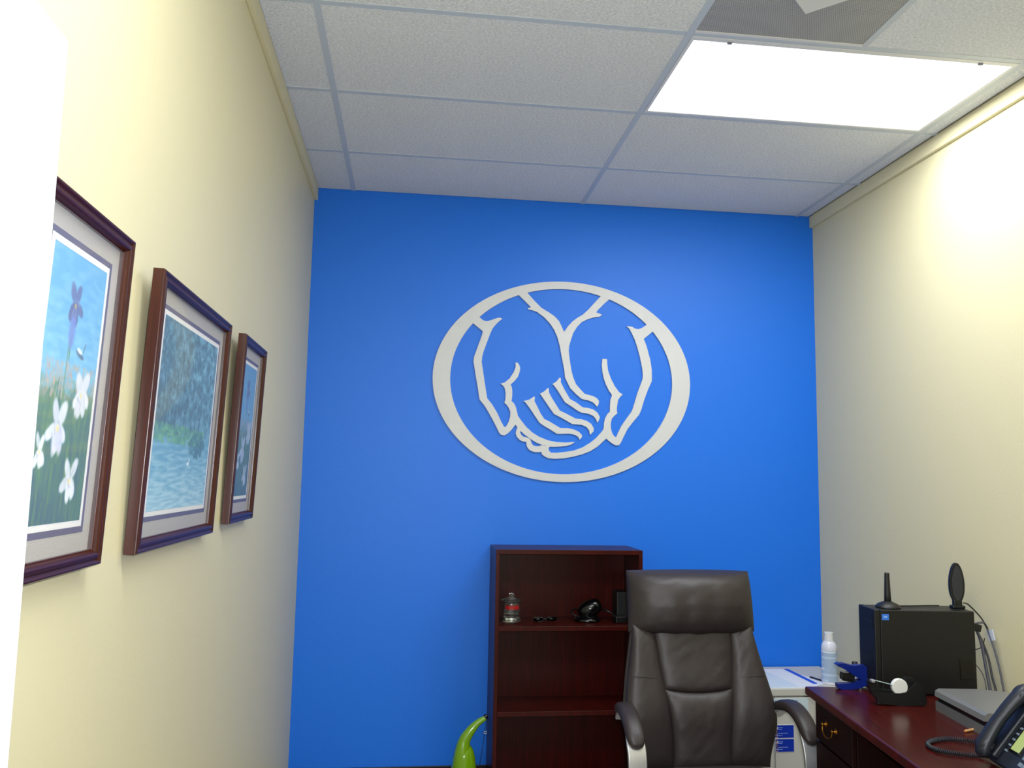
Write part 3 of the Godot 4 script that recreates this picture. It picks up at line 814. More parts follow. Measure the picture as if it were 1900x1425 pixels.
func make_chair() -> void:
	var o := thing("office_chair", "dark brown leather high-back office chair facing the camera with polished metal arms", "chair", Vector3(1.746, 0, 1.058), 0.0)
	o.scale = Vector3.ONE * 1.029
	var wr := FastNoiseLite.new(); wr.seed = 71; wr.frequency = 4.0; wr.fractal_octaves = 2
	var g := Geo.new()
	g.pillow(func(a, b):
		var y: float = 0.745 + 0.345 * b
		return Vector3(a * back_w(y) * 0.985, y, back_z(y) - 0.06 - 0.02 * (1.0 - a * a)), Vector3.BACK, 0.03, 0.05, 20, 26, 8.0)
	part("backrest", g, leather, o)
	for s in [-1.0, 1.0]:
		g = Geo.new()
		g.pillow(func(a, b):
			var y: float = 0.665 + 0.265 * b
			var t: float = (a * s + 1.0) / 2.0
			var x: float = lerpf(panel_w(y) - 0.004, back_w(y), t)
			return Vector3(s * x, y, back_z(y) - 0.03 + 0.02 * t * t), Vector3.BACK, 0.052, 0.03, 16, 30, 3.0, func(a, b): return wr.get_noise_2d(a + s * 3, b * 2) * 0.003)
		var bol := part("bolster", g, leather, o)
		g = Geo.new()
		var seam := []
		for k in 13:
			var t := k / 12.0
			var y := 0.735 + 0.012 * t
			var x := lerpf(panel_w(y) + 0.01, back_w(y) - 0.012, t)
			var f := pow(1.0 - pow(absf(2 * lerpf(0.07, 0.9, t) - 1.0), 3.0), 0.5)
			seam.append(Vector3(s * x, y, back_z(y) - 0.03 + 0.02 * t * t + 0.0525 * f))
		g.tube(seam, 0.0014, 5)
		part("seam", g, leather, bol)
	g = Geo.new()
	g.pillow(func(a, b):
		var y: float = 0.808 + 0.118 * b - (0.012 * (1.0 - a * a) if b < 0 else 0.0) * -b
		return Vector3(a * (panel_w(y) + 0.006), y, back_z(y) - 0.012), Vector3.BACK, 0.030, 0.03, 20, 20, 5.0, func(a, b): return wr.get_noise_2d(a * 0.8 + 9, b) * 0.003)
	part("upper_panel", g, leather, o)
	g = Geo.new()
	g.pillow(func(a, b):
		var y: float = 0.545 + 0.147 * b - (0.012 * (1.0 - a * a) if b > 0 else 0.0) * b
		return Vector3(a * (panel_w(y) + 0.006), y, back_z(y) - 0.012), Vector3.BACK, 0.034, 0.03, 20, 24, 5.0, func(a, b): return wr.get_noise_2d(a * 0.8 - 9, b) * 0.003)
	part("lower_panel", g, leather, o)
	g = Geo.new()
	g.pillow(func(a, b):
		var y: float = 1.018 + 0.121 * b + 0.008 * (1.0 - a * a) * b
		return Vector3(0.006 + a * (0.268 - 0.002 * b), y, back_z(y) - 0.02 - 0.02 * a * a), Vector3.BACK, 0.10, 0.06, 30, 26, 3.6,
		func(a, b): return 0.006 * cos(a * 16.0 + b) * exp(-pow(a * 1.6, 2)) * smoothstep(0.9, -0.2, b) + wr.get_noise_2d(a, b) * 0.0025 - 0.03 * maxf(0.0, -b))
	part("headrest", g, leather, o)
	g = Geo.new()
	g.pillow(func(a, b): return Vector3(a * (0.27 - 0.01 * b), 0.395 + 0.012 * b, 0.12 + 0.26 * b), Vector3.UP, 0.058, 0.05, 26, 26, 4.0)
	part("seat", g, leather, o)
	for s in [-1.0, 1.0]:
		var pad := smooth([Vector3(s * 0.318, 0.602, -0.20), Vector3(s * 0.326, 0.640, -0.13), Vector3(s * 0.332, 0.650, -0.06), Vector3(s * 0.333, 0.632, 0.01), Vector3(s * 0.333, 0.596, 0.065), Vector3(s * 0.332, 0.558, 0.098)], 6)
		var sec := []
		for k in 18:
			var a := TAU * k / 18
			sec.append(Vector2(0.034 * signf(cos(a)) * pow(absf(cos(a)), 0.7), 0.022 * signf(sin(a)) * pow(absf(sin(a)), 0.7)))
		var sc := []
		for k in pad.size():
			var t: float = absf(2.0 * k / (pad.size() - 1) - 1.0)
			sc.append(sqrt(maxf(0.05, 1.0 - pow(t, 6.0))))
		g = Geo.new(); g.sweep(pad, sec, sc)
		var arm := part("armrest", g, leather, o)
		var bar := smooth([Vector3(s * 0.315, 0.586, -0.19), Vector3(s * 0.326, 0.630, -0.12), Vector3(s * 0.332, 0.637, -0.05), Vector3(s * 0.333, 0.617, 0.01), Vector3(s * 0.333, 0.582, 0.056), Vector3(s * 0.332, 0.538, 0.088), Vector3(s * 0.332, 0.47, 0.098), Vector3(s * 0.330, 0.41, 0.075), Vector3(s * 0.318, 0.365, 0.03), Vector3(s * 0.25, 0.343, 0.0), Vector3(s * 0.12, 0.338, 0.0)], 6)
		var flat := []
		for q in [Vector2(-1, -0.7), Vector2(-0.9, -1), Vector2(0.9, -1), Vector2(1, -0.7), Vector2(1, 0.7), Vector2(0.9, 1), Vector2(-0.9, 1), Vector2(-1, 0.7)]: flat.append(Vector2(q.x * 0.034, q.y * 0.007))
		var bw := []
		for k in bar.size(): bw.append(Vector2(lerpf(0.78, 1.0, smoothstep(18.0, 28.0, float(k))), 1.0))
		g = Geo.new(); g.sweep(bar, flat, bw)
		part("arm_support", g, steel, o, "polished metal arm support")
	g = Geo.new(); g.span(Vector3(-0.12, 0.29, -0.08), Vector3(0.12, 0.345, 0.22), 0.01)
	g.span(Vector3(-0.05, 0.30, -0.24), Vector3(0.05, 0.33, -0.05), 0.006)
	g.tube([Vector3(0, 0.315, -0.22), Vector3(0, 0.40, -0.255), Vector3(0, 0.52, -0.235)], 0.022)
	part("tilt_mechanism", g, black_plastic, o)
	g = Geo.new(); g.lathe([Vector2(0, 0.08), Vector2(0.03, 0.08), Vector2(0.03, 0.2), Vector2(0.02, 0.2), Vector2(0.02, 0.254), Vector2(0, 0.254)], placed(Vector3(0, 0, 0.06)))
	part("gas_column", g, gloss_black, o)
	for k in 5:
		var a := TAU * k / 5 + 0.3
		var d := Vector3(cos(a), 0, sin(a)); var c := Vector3(0, 0, 0.06)
		g = Geo.new(); g.sweep([c + Vector3(0, 0.11, 0), c + d * 0.15 + Vector3(0, 0.10, 0), c + d * 0.29 + Vector3(0, 0.075, 0)], [Vector2(-0.025, -0.015), Vector2(0.025, -0.015), Vector2(0.02, 0.015), Vector2(-0.02, 0.015)], [1.1, 0.9, 0.7])
		part("base_leg", g, steel, o)
		g = Geo.new(); g.lathe([Vector2(0, -0.022), Vector2(0.022, -0.022), Vector2(0.027, -0.016), Vector2(0.027, 0.016), Vector2(0.022, 0.022), Vector2(0, 0.022)], placed(c + d * 0.285 + Vector3(0, 0.027, 0), PI / 2, -a, 0), 16)
		g.tube([c + d * 0.285 + Vector3(0, 0.03, 0), c + d * 0.285 + Vector3(0, 0.075, 0)], 0.009)
		part("caster", g, black_plastic, o)
	for q in o.get_children():   # the seat is let down on its column
		if not (q.name.begins_with("base_leg") or q.name.begins_with("caster") or q.name.begins_with("gas_column")): q.position.y = -0.042

# ================================================================ low white cabinet
func make_cabinet() -> void:
	var body := mat(Color(0.80, 0.79, 0.75), 0.4)
	var o := thing("white_cabinet", "low off-white cabinet in the corner behind the office chair", "cabinet", Vector3(0, 0, 0))
	var x0 := 1.80; var x1 := 2.705; var d := 0.455; var top := 0.563
	var g := Geo.new(); g.span(Vector3(x0 + 0.004, 0.0, 0.012), Vector3(x1 - 0.004, 0.524, d - 0.016), 0.003)
	part("body", g, body, o)
	g = Geo.new(); g.span(Vector3(x0, 0.528, 0.008), Vector3(x1, top, d), 0.005)
	part("top", g, body, o)
	for k in 2:
		var a := lerpf(x0, x1, k / 2.0); var b := lerpf(x0, x1, (k + 1) / 2.0)
		g = Geo.new(); g.span(Vector3(a + 0.004, 0.03, d - 0.014), Vector3(b - 0.004, 0.522, d - 0.001), 0.003)
		part("door", g, body, o)
	# papers on its front
	var paper := mat(Color(0.80, 0.86, 0.88), 0.7)
	var s := thing("taped_notice", "pale paper notice with two small blue marks on the cabinet front", "notice", Vector3(2.335, 0.488, d))
	g = Geo.new(); g.box(Vector3(0.17, 0.062, 0.001), 0.0004, placed(Vector3(0, 0, 0.0002)))
	part("paper", g, paper, s)
	var ink := mat(Color(0.16, 0.28, 0.70), 0.6)
	for x in [-0.075, 0.026]:
		g = Geo.new()
		g.box(Vector3(0.010, 0.006, 0.0006), 0.0002, placed(Vector3(x, 0.018, 0.0009)))
		g.box(Vector3(0.022, 0.006, 0.0006), 0.0002, placed(Vector3(x, 0.009, 0.0009)))
		part("blue_mark", g, ink, s, "small blue printed mark")
	g = Geo.new(); g.box(Vector3(0.14, 0.002, 0.0006), 0.0002, placed(Vector3(-0.01, -0.014, 0.0009)))
	part("ruled_line", g, mat(Color(0.4, 0.5, 0.6), 0.6), s)
	var im := Image.create(96, 64, false, Image.FORMAT_RGB8)
	im.fill(Color(0.06, 0.20, 0.68))
	var r := RandomNumberGenerator.new(); r.seed = 81
	for y in [12, 20, 40, 50]: im.fill_rect(Rect2i(6, y, r.randi_range(30, 60), 2), Color(0.75, 0.82, 0.95))
	for k in 40: dab(im, r.randf_range(0, 14), r.randf_range(0, 64), 4, 4, [Color(0.75, 0.55, 0.5), Color(0.2, 0.12, 0.15), Color(0.85, 0.85, 0.9)][k % 3], 0.7)
	var card := mat(Color.WHITE, 0.35)
	card.albedo_texture = ImageTexture.create_from_image(im)
	for k in 2:
		s = thing("blue_flyer", ["blue printed flyer on the cabinet front, the upper of two", "blue printed flyer on the cabinet front, the lower of two"][k], "flyer", Vector3(2.30, [0.372, 0.310][k], d), 0.0, "blue flyers on the white cabinet")
		g = Geo.new(); g.box(Vector3(0.092, 0.060, 0.0012), 0.0004, placed(Vector3(0, 0, 0.0004)))
		part("sheet", g, mat(Color(0.9, 0.9, 0.92), 0.6), s)
		g = Geo.new(); g.quad(Vector3(-0.045, -0.029, 0.0012), Vector3(0.045, -0.029, 0.0012), Vector3(0.045, 0.0275, 0.0012), Vector3(-0.045, 0.0275, 0.0012))
		part("printed_face", g, card, s)
	# papers and pens on top
	var white := mat(Color(0.90, 0.91, 0.94), 0.8)
	s = thing("paper_sheets", "white paper sheets spread on top of the low cabinet", "papers", Vector3(0, top, 0))
	g = Geo.new(); g.plate(PackedVector2Array([Vector2(2.20, -0.07), Vector2(2.47, -0.065), Vector2(2.56, -0.36), Vector2(2.44, -0.445), Vector2(2.18, -0.445)]), 0.0, 0.0012, Transform3D(Basis(Vector3.RIGHT, -PI / 2), Vector3.ZERO))
	part("sheet", g, white, s)
	g = Geo.new(); g.plate(PackedVector2Array([Vector2(2.10, -0.10), Vector2(2.36, -0.08), Vector2(2.39, -0.43), Vector2(2.12, -0.448)]), 0.0013, 0.0022, Transform3D(Basis(Vector3.RIGHT, -PI / 2), Vector3.ZERO))
	part("sheet", g, mat(Color(0.82, 0.87, 0.92), 0.8), s)
	s = thing("blue_folder_strip", "blue strip lying across the white papers", "ruler", Vector3(2.492, top + 0.0015, 0.23), 0.02)
	g = Geo.new(); g.box(Vector3(0.020, 0.003, 0.30), 0.001, placed(Vector3(0, 0.0015, 0)))
	part("strip", g, mat(Color(0.16, 0.32, 0.85), 0.4), s)
	s = thing("black_pen", "dark pen lying on the papers beside the blue strip", "pen", Vector3(2.545, top + 0.0015, 0.32), 0.3)
	g = Geo.new(); g.tube([Vector3(0, 0.004, -0.06), Vector3(0, 0.004, 0.045), Vector3(0, 0.004, 0.055), Vector3(0, 0.004, 0.065)], [0.004, 0.004, 0.003, 0.0008], 10)
	part("barrel", g, mat(Color(0.08, 0.09, 0.18), 0.3), s)
	g = Geo.new(); g.box(Vector3(0.002, 0.0015, 0.035), 0.0005, placed(Vector3(0, 0.0088, -0.04)))
	part("clip", g, steel, s)
	# spray can
	s = thing("spray_can", "white spray can with a pale blue label in the corner of the cabinet", "spray can", Vector3(2.573, top, 0.37))
	g = Geo.new(); g.lathe([Vector2(0, 0), Vector2(0.034, 0), Vector2(0.036, 0.003), Vector2(0.036, 0.165), Vector2(0.035, 0.178), Vector2(0.030, 0.190), Vector2(0.0235, 0.197), Vector2(0.0225, 0.199), Vector2(0, 0.20)])
	part("body", g, mat(Color(0.88, 0.88, 0.93), 0.25), s)
	g = Geo.new(); g.lathe([Vector2(0.0363, 0.012), Vector2(0.0365, 0.014), Vector2(0.0365, 0.156), Vector2(0.0363, 0.158)])
	im = Image.create(128, 96, false, Image.FORMAT_RGB8)
	im.fill(Color(0.66, 0.74, 0.84))
	for k in 14: im.fill_rect(Rect2i(r.randi_range(0, 30), 8 + k * 6, r.randi_range(50, 110), 2), Color(0.78, 0.84, 0.92) if k % 3 else Color(0.9, 0.92, 0.96))
	var lm := mat(Color.WHITE, 0.3); lm.albedo_texture = ImageTexture.create_from_image(im)
	part("label", g, lm, s, "pale blue label")
	g = Geo.new(); g.lathe([Vector2(0.0215, 0.198), Vector2(0.022, 0.20), Vector2(0.0195, 0.234), Vector2(0.021, 0.238), Vector2(0.020, 0.240), Vector2(0, 0.240)])
	part("cap", g, white_plastic, s)

# ================================================================ desk (its own axes: x towards the wall, z towards the camera)
const DESK_AT := Vector3(2.035, 0.0, 1.205)
const DESK_TURN := -0.124
const DESK_TOP := 0.76

func on_desk(x: float, z: float, y := 0.0) -> Vector3:
	return Vector3(x, DESK_TOP + y, z)

func make_desk() -> void:
	var o := thing("desk", "dark mahogany desk with a brass drawer pull along the right wall", "desk", DESK_AT, DESK_TURN)
	var g := Geo.new(); g.span(Vector3(0, DESK_TOP - 0.03, 0), Vector3(0.64, DESK_TOP, 1.62), 0.006)
	part("desk_top", g, desk_wood, o)
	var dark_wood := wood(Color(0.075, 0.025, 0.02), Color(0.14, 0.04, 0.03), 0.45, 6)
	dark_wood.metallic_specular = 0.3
	for k in 2:
		var z0: float = [0.02, 1.24][k]
		g = Geo.new(); g.span(Vector3(0.042, 0.0, z0), Vector3(0.60, DESK_TOP - 0.03, z0 + 0.35), 0.002)
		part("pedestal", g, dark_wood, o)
		for j in 3:
			var y0: float = [0.585, 0.335, 0.06][j]; var y1: float = [0.716, 0.575, 0.325][j]
			g = Geo.new(); g.span(Vector3(0.028, y0, z0 + 0.01), Vector3(0.043, y1, z0 + 0.34), 0.003)
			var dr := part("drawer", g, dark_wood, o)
			g = Geo.new()
			var yc := (y0 + y1) / 2 + 0.012; var zc := z0 + 0.165
			for s in [-1, 1]: g.lathe([Vector2(0, 0), Vector2(0.011, 0), Vector2(0.010, 0.003), Vector2(0.005, 0.006), Vector2(0.004, 0.014), Vector2(0.006, 0.018), Vector2(0, 0.020)], placed(Vector3(0.028, yc, zc + s * 0.045), 0, 0, PI / 2), 14)
			g.tube(smooth([Vector3(0.014, yc, zc - 0.045), Vector3(0.011, yc - 0.018, zc - 0.042), Vector3(0.009, yc - 0.03, zc - 0.02), Vector3(0.009, yc - 0.033, zc), Vector3(0.009, yc - 0.03, zc + 0.02), Vector3(0.011, yc - 0.018, zc + 0.042), Vector3(0.014, yc, zc + 0.045)], 4), 0.003, 8)
			part("brass_pull", g, mat(Color(0.62, 0.42, 0.14), 0.28, 1.0), dr, "brass bail pull")
	g = Geo.new(); g.span(Vector3(0.575, 0.15, 0.37), Vector3(0.595, DESK_TOP - 0.03, 1.24), 0.001)
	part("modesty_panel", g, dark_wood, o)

func make_tower() -> void:
	var o := thing("computer_tower", "black desktop computer case standing on the desk against the cream wall", "computer", Vector3(2.243, DESK_TOP, 1.352), -0.112)
	var L := 0.362; var D := 0.135; var y0 := 0.006; var y1 := 0.302
	var g := Geo.new(); g.span(Vector3(0.016, y0, -D), Vector3(L, y1, 0), 0.004)
	part("case", g, black_plastic, o)
	g = Geo.new(); g.span(Vector3(-0.006, y0, -D - 0.001), Vector3(0.015, y1 + 0.001, 0.001), 0.004)
	var bez := part("front_bezel", g, black_plastic, o)
	g = Geo.new()
	for k in 9: g.span(Vector3(-0.0075, 0.05 + k * 0.012, -D + 0.03), Vector3(-0.005, 0.056 + k * 0.012, -0.03), 0.0005)
	part("front_grille", g, black_plastic, bez)
	g = Geo.new(); g.span(Vector3(-0.0078, 0.24, -D + 0.02), Vector3(-0.005, 0.262, -0.02), 0.001)
	part("disc_drive", g, black_plastic, bez)
	g = Geo.new(); g.box(Vector3(0.026, 0.022, 0.001), 0.0004, placed(Vector3(0.034, y1 - 0.025, 0.0006)))
	var st := part("sticker", g, mat(Color(0.20, 0.46, 0.86), 0.35), o, "small blue sticker")
	g = Geo.new(); g.box(Vector3(0.013, 0.007, 0.0006), 0.0003, placed(Vector3(0.034, y1 - 0.024, 0.0012)))
	part("sticker_mark", g, mat(Color(0.55, 0.72, 0.95), 0.4), st)
	g = Geo.new(); g.span(Vector3(0.30, 0.06, -0.001), Vector3(0.345, 0.135, 0.002), 0.0015)
	part("latch_panel", g, gloss_black, o)
	for x in [0.03, L - 0.03]:
		g = Geo.new(); g.span(Vector3(x - 0.012, 0, -D + 0.01), Vector3(x + 0.012, y0 + 0.001, -0.01), 0.002)
		part("foot", g, black_plastic, o)
	g = Geo.new(); g.span(Vector3(L, 0.03, -D + 0.015), Vector3(L + 0.003, 0.28, -0.015), 0.001)
	part("rear_plate", g, mat(Color(0.45, 0.46, 0.47), 0.4, 0.6), o)
	# antennas on top
	var a := thing("stick_antenna", "thin black stick antenna on a domed base on top of the computer", "antenna", Vector3(2.322, DESK_TOP + y1, 1.30))
	g = Geo.new(); g.lathe([Vector2(0, 0), Vector2(0.044, 0), Vector2(0.045, 0.004), Vector2(0.036, 0.014), Vector2(0.018, 0.022), Vector2(0.010, 0.025), Vector2(0, 0.026)])
	part("base", g, black_plastic, a)
	g = Geo.new(); g.lathe([Vector2(0, 0.02), Vector2(0.0125, 0.02), Vector2(0.0115, 0.05), Vector2(0.0085, 0.125), Vector2(0.008, 0.128), Vector2(0, 0.128)])
	part("stick", g, black_plastic, a)
	g = Geo.new(); g.tube(smooth([Vector3(0.04, 0.004, -0.005), Vector3(0.10, 0.0035, -0.02), Vector3(0.17, 0.0035, -0.03), Vector3(0.225, 0.0035, -0.03)]), 0.002, 6)
	part("lead", g, black_plastic, a)
	a = thing("paddle_antenna", "dark grey oval paddle antenna at the rear end of the computer top", "antenna", Vector3(2.587, DESK_TOP + y1, 1.32), -0.112)
	g = Geo.new()
	var oval := PackedVector2Array()
	for k in 36:
		var t := TAU * k / 36
		oval.append(Vector2(cos(t) * 0.028 * (1.0 - 0.12 * sin(t)), 0.094 + sin(t) * 0.074))
	g.plate(oval, -0.006, 0.006)
	part("paddle", g, black_plastic, a)
	g = Geo.new()
	var inner := PackedVector2Array()
	for q in oval: inner.append(Vector2(q.x * 0.72, 0.094 + (q.y - 0.094) * 0.86))
	g.plate(inner, 0.0055, 0.0075)
	part("face", g, mat(Color(0.17, 0.18, 0.20), 0.45), a)
	g = Geo.new(); g.span(Vector3(-0.024, 0, -0.015), Vector3(0.024, 0.012, 0.015), 0.004); g.span(Vector3(-0.016, 0.01, -0.008), Vector3(0.016, 0.032, 0.008), 0.003)
	part("base", g, black_plastic, a)

func make_cables() -> void:
	var grey := mat(Color(0.34, 0.34, 0.38), 0.5)
	var dark := mat(Color(0.10, 0.10, 0.11), 0.5)
	var defs := [
		["antenna_lead", "thin dark lead arching from the paddle antenna down behind the computer", dark, 0.0026, [Vector3(2.612, 1.082, 1.322), Vector3(2.65, 1.072, 1.295), Vector3(2.685, 1.03, 1.31), Vector3(2.7, 0.99, 1.328)]],
		["display_cable", "thick grey cable hanging straight down behind the computer, the nearest to it", grey, 0.0055, [Vector3(2.612, 1, 1.345), Vector3(2.655, 0.985, 1.325), Vector3(2.672, 0.93, 1.33), Vector3(2.674, 0.84, 1.347), Vector3(2.675, 0.7, 1.375), Vector3(2.675, 0.5, 1.385)]],
		["power_cable", "dark grey cable hanging beside the thick cable behind the computer", mat(Color(0.22, 0.22, 0.24), 0.5), 0.004, [Vector3(2.612, 0.985, 1.335), Vector3(2.66, 0.985, 1.316), Vector3(2.688, 0.9, 1.334), Vector3(2.689, 0.82, 1.356), Vector3(2.69, 0.74, 1.376), Vector3(2.69, 0.5, 1.385)]],
		["tagged_cable", "grey cable with a white tag hanging nearest the wall", grey, 0.0036, [Vector3(2.612, 1.006, 1.35), Vector3(2.67, 1.012, 1.33), Vector3(2.7, 1, 1.318), Vector3(2.705, 0.937, 1.345), Vector3(2.706, 0.874, 1.368), Vector3(2.706, 0.82, 1.382), Vector3(2.706, 0.74, 1.394), Vector3(2.706, 0.5, 1.4)]],
		["thin_cable", "thin grey cable curving down low behind the computer", grey, 0.0016, [Vector3(2.612, 0.878, 1.345), Vector3(2.655, 0.868, 1.295), Vector3(2.68, 0.82, 1.318), Vector3(2.684, 0.75, 1.33), Vector3(2.684, 0.6, 1.335)]],
		["looped_cable", "short thin cable looping out from the back of the computer", dark, 0.0016, [Vector3(2.612, 0.918, 1.34), Vector3(2.65, 0.905, 1.30), Vector3(2.678, 0.922, 1.322), Vector3(2.684, 0.955, 1.33)]]]
	for d in defs:
		var o := thing(d[0], d[1], "cable", Vector3.ZERO)
		var g := Geo.new(); g.tube(smooth(d[4], 8), d[3], 8)
		part("cord", g, d[2], o)
		if d[0] == "display_cable":
			g = Geo.new(); g.box(Vector3(0.045, 0.026, 0.03), 0.004, placed(Vector3(2.632, 1.0, 1.345), 0, -0.112, -0.25))
			part("plug", g, black_plastic, o)
		if d[0] == "tagged_cable":
			g = Geo.new(); g.box(Vector3(0.004, 0.040, 0.034), 0.001, placed(Vector3(2.706, 0.966, 1.336), -0.3, 0, 0))
			part("tag", g, mat(Color(0.80, 0.82, 0.86), 0.6), o, "white paper tag")

func make_desk_things() -> void:
	# open stapler
	var o := thing("blue_stapler", "blue stapler with its jaws open beside the computer tower", "stapler", on_desk(2.133, 1.252), -0.10)
	var k := 0.000225
	var g := Geo.new()
	var prof := outline("400,960 640,948 760,900 800,890 700,838 600,770 500,715 410,678 385,655 430,632 520,630 620,655 690,668 760,655 870,662 905,700 905,950 860,990 770,1025 650,1045 480,1052 410,1030", 1.0)
	for i in prof.size(): prof[i] = Vector2((prof[i].x - 385) * k, (1052 - prof[i].y) * k)
	g.plate(prof, -0.014, 0.014)
	part("body", g, mat(Color(0.05, 0.14, 0.48), 0.3), o)
	g = Geo.new(); g.box(Vector3(0.052, 0.026, 0.018), 0.004, placed(Vector3(0.045, 0.047, 0), 0, 0, -0.08))
	g.box(Vector3(0.055, 0.006, 0.016), 0.001, placed(Vector3(0.055, 0.030, 0), 0, 0, -0.12))
	part("magazine", g, black_plastic, o)
	g = Geo.new(); g.box(Vector3(0.022, 0.004, 0.014), 0.001, placed(Vector3(0.038, 0.0615, 0)))
	part("staple_plate", g, steel, o, "shiny staple plate")
	o = thing("correction_bottle", "small white bottle with a black cap behind the blue stapler", "bottle", on_desk(2.228, 1.222))
	g = Geo.new(); g.lathe([Vector2(0, 0), Vector2(0.013, 0), Vector2(0.014, 0.003), Vector2(0.014, 0.066), Vector2(0.012, 0.073), Vector2(0.008, 0.076), Vector2(0, 0.077)])
	part("body", g, white_plastic, o)
	g = Geo.new(); g.lathe([Vector2(0.008, 0.076), Vector2(0.011, 0.077), Vector2(0.010, 0.090), Vector2(0, 0.091)])
	part("cap", g, black_plastic, o)
	# tape dispenser
	o = thing("tape_dispenser", "black tape dispenser with a white tape roll in front of the computer", "tape dispenser", on_desk(2.150, 1.455), -0.12)
	k = 0.000226
	prof = outline("905,1060 925,1015 960,1040 1040,1110 1140,1165 1230,1180 1330,1180 1420,1120 1440,1020 1500,975 1590,990 1660,1050 1705,1150 1728,1260 1728,1330 1690,1362 1300,1375 1050,1340 950,1240", 1.0)
	for i in prof.size(): prof[i] = Vector2((prof[i].x - 905) * k, (1375 - prof[i].y) * k)
	g = Geo.new(); g.plate(prof, -0.024, 0.0)
	var low := PackedVector2Array()
	for q in prof: low.append(Vector2(q.x, minf(q.y, 0.042 + 0.9 * maxf(0.0, q.x - 0.112))))
	g.plate(low, 0.018, 0.026)
	g.span(Vector3(0.02, 0.001, -0.002), Vector3(0.175, 0.03, 0.02), 0.003)
	part("body", g, black_plastic, o)
	g = Geo.new(); g.lathe([Vector2(0, -0.008), Vector2(0.025, -0.009), Vector2(0.0275, -0.006), Vector2(0.0275, 0.006), Vector2(0.025, 0.009), Vector2(0, 0.008)], placed(Vector3(0.098, 0.062, 0.012), PI / 2, 0, 0), 32)
	part("tape_roll", g, mat(Color(0.88, 0.88, 0.86), 0.35), o, "white tape roll")
	g = Geo.new(); g.sweep([Vector3(0.005, 0.084, 0.012), Vector3(0.04, 0.076, 0.012), Vector3(0.082, 0.066, 0.012)], [Vector2(-0.008, -0.0006), Vector2(0.008, -0.0006), Vector2(0.008, 0.0006), Vector2(-0.008, 0.0006)])
	part("tape_strip", g, mat(Color(0.72, 0.78, 0.78), 0.25), o)
	g = Geo.new(); g.box(Vector3(0.010, 0.008, 0.022), 0.001, placed(Vector3(0.006, 0.080, 0.012)))
	part("cutter", g, steel, o)
	# flat scanner
	o = thing("flat_scanner", "flat grey two-layer scanner lying on the desk between computer and phone", "scanner", on_desk(2.335, 1.545), -0.13)
	var silver := mat(Color(0.50, 0.50, 0.50), 0.38, 0.3)
	g = Geo.new(); g.plate(PackedVector2Array([Vector2(0, 0.0), Vector2(0.27, 0.0), Vector2(0.27, 0.026), Vector2(0.0, 0.030)]), 0, 0.30)
	part("base", g, mat(Color(0.36, 0.36, 0.36), 0.5), o)
	g = Geo.new(); g.span(Vector3(0.006, 0.028, 0.004), Vector3(0.265, 0.050, 0.296), 0.002)
	part("gap", g, gloss_black, o)
	g = Geo.new(); g.plate(PackedVector2Array([Vector2(-0.002, 0.047), Vector2(0.27, 0.046), Vector2(0.27, 0.062), Vector2(0.14, 0.072), Vector2(0.012, 0.071), Vector2(0.0, 0.064)]), 0, 0.30)
	part("lid", g, silver, o)
	g = Geo.new(); g.box(Vector3(0.02, 0.001, 0.008), 0.0003, placed(Vector3(0.12, 0.0712, 0.24), 0, 0.4, 0.0))
	part("badge", g, mat(Color(0.75, 0.73, 0.68), 0.3), o)
	# pencil stub
	o = thing("pencil_stub", "short tan pencil lying on the desk beside the phone", "pencil", on_desk(2.262, 1.792), 0.35)
	g = Geo.new(); g.tube([Vector3(0.0, 0.0045, 0), Vector3(0.008, 0.0045, 0)], [0.0008, 0.0035], 8)
	part("point", g, mat(Color(0.80, 0.50, 0.25), 0.5), o)
	g = Geo.new(); g.tube([Vector3(0.008, 0.0045, 0), Vector3(0.06, 0.0045, 0)], 0.0042, 6)
	part("shaft", g, mat(Color(0.82, 0.62, 0.40), 0.5), o)

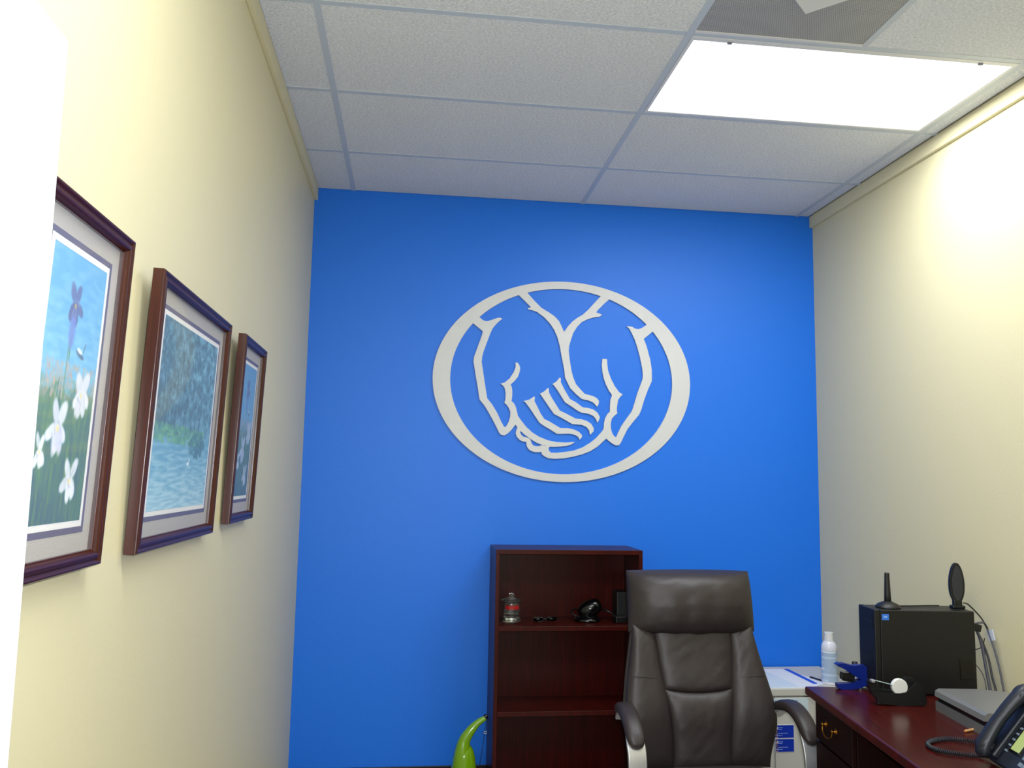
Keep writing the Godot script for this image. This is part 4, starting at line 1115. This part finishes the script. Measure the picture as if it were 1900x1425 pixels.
func make_phone() -> void:
	var o := thing("desk_phone", "dark blue-grey desk phone with a tilted face and lit green display", "phone", on_desk(2.158, 2.058), -0.16)
	var body := relief(mat(Color(0.10, 0.115, 0.15), 0.38), noise_map(0.2, 128, FastNoiseLite.TYPE_SIMPLEX, 2, 91, true, 2.0), 20.0, 0.2)
	var tilt := 0.90
	var T := placed(Vector3(0.0, 0.006, 0), 0, 0, tilt)
	var g := Geo.new()
	g.box(Vector3(0.215, 0.026, 0.20), 0.006, T * placed(Vector3(0.105, 0.013, 0.10)))
	g.plate(PackedVector2Array([Vector2(0.02, 0.0), Vector2(0.17, 0.0), Vector2(0.15, 0.145), Vector2(0.13, 0.12)]), 0.02, 0.18)
	part("base", g, body, o)
	g = Geo.new()
	g.span(Vector3(0.02, 0, 0.0), Vector3(0.19, 0.03, 0.055), 0.003)
	var cr := Geo.new(); cr.box(Vector3(0.20, 0.018, 0.056), 0.006, T * placed(Vector3(0.105, 0.033, 0.028)))
	part("cradle", cr, body, o)
	var path := smooth([T * Vector3(-0.006, 0.040, 0.026), T * Vector3(0.012, 0.056, 0.026), T * Vector3(0.055, 0.064, 0.026), T * Vector3(0.105, 0.067, 0.026), T * Vector3(0.155, 0.064, 0.026), T * Vector3(0.200, 0.056, 0.026), T * Vector3(0.216, 0.042, 0.026)], 5)
	var sec := []
	for k in 16: sec.append(Vector2(cos(TAU * k / 16) * 0.024, sin(TAU * k / 16) * 0.017))
	var sc := []
	for k in path.size():
		var t: float = absf(2.0 * k / (path.size() - 1) - 1.0)
		sc.append(Vector2(lerpf(0.85, 1.1, t) * sqrt(maxf(0.15, 1.0 - pow(t, 10.0))), lerpf(0.9, 1.3, t) * sqrt(maxf(0.15, 1.0 - pow(t, 10.0)))))
	g = Geo.new(); g.sweep(path, sec, sc)
	for x in [0.022, 0.19]: g.lathe([Vector2(0, 0.0), Vector2(0.020, 0.0), Vector2(0.023, 0.006), Vector2(0.022, 0.03), Vector2(0, 0.032)], T * placed(Vector3(x, 0.042, 0.026)), 18)
	part("handset", g, body, o)
	var lcd := mat(Color(0.58, 0.63, 0.40), 0.25)
	lcd.emission_enabled = true
	lcd.emission = Color(0.70, 0.75, 0.46)
	lcd.emission_energy_multiplier = 0.25
	g = Geo.new(); g.box(Vector3(0.125, 0.004, 0.052), 0.002, T * placed(Vector3(0.105, 0.027, 0.098)))
	var scr := part("display_bezel", g, gloss_black, o)
	g = Geo.new(); g.box(Vector3(0.112, 0.002, 0.038), 0.0008, T * placed(Vector3(0.105, 0.0295, 0.098)))
	part("display", g, lcd, scr, "pale green display")
	var keym := mat(Color(0.42, 0.47, 0.52), 0.4)
	for k in 8:
		g = Geo.new(); g.box(Vector3(0.006, 0.004, 0.012), 0.0012, T * placed(Vector3(0.040 + k * 0.018, 0.0275, 0.064)))
		part("line_key", g, keym, o)
	for r in 4:
		for c in 3:
			g = Geo.new(); g.box(Vector3(0.012, 0.005, 0.014), 0.002, T * placed(Vector3(0.085 - r * 0.02, 0.0275, 0.146 + c * 0.018)))
			part("number_key", g, keym, o)
	# coiled cord
	var co := thing("coiled_cord", "dark coiled phone cord looping over the desk top beside the phone", "cord", Vector3.ZERO)
	var loop := smooth([Vector3(2.262, 0.770, 1.985), Vector3(2.230, 0.768, 1.912), Vector3(2.172, 0.768, 1.873), Vector3(2.108, 0.768, 1.879), Vector3(2.059, 0.768, 1.916), Vector3(2.056, 0.768, 1.968), Vector3(2.100, 0.768, 1.999), Vector3(2.153, 0.768, 2.021), Vector3(2.176, 0.778, 2.066)], 26)
	var coil := []
	for i in loop.size():
		var d: Vector3 = (loop[mini(i + 1, loop.size() - 1)] - loop[maxi(i - 1, 0)]).normalized()
		var side := d.cross(Vector3.UP).normalized(); var up := side.cross(d)
		var nx: Vector3 = loop[mini(i + 1, loop.size() - 1)]
		for q in 4:
			var a := TAU * (i * 4 + q) / 9.0
			coil.append(loop[i].lerp(nx, q / 4.0) + side * cos(a) * 0.0052 + up * sin(a) * 0.0052)
	g = Geo.new(); g.tube(coil, 0.0017, 5)
	part("coil", g, body, co)
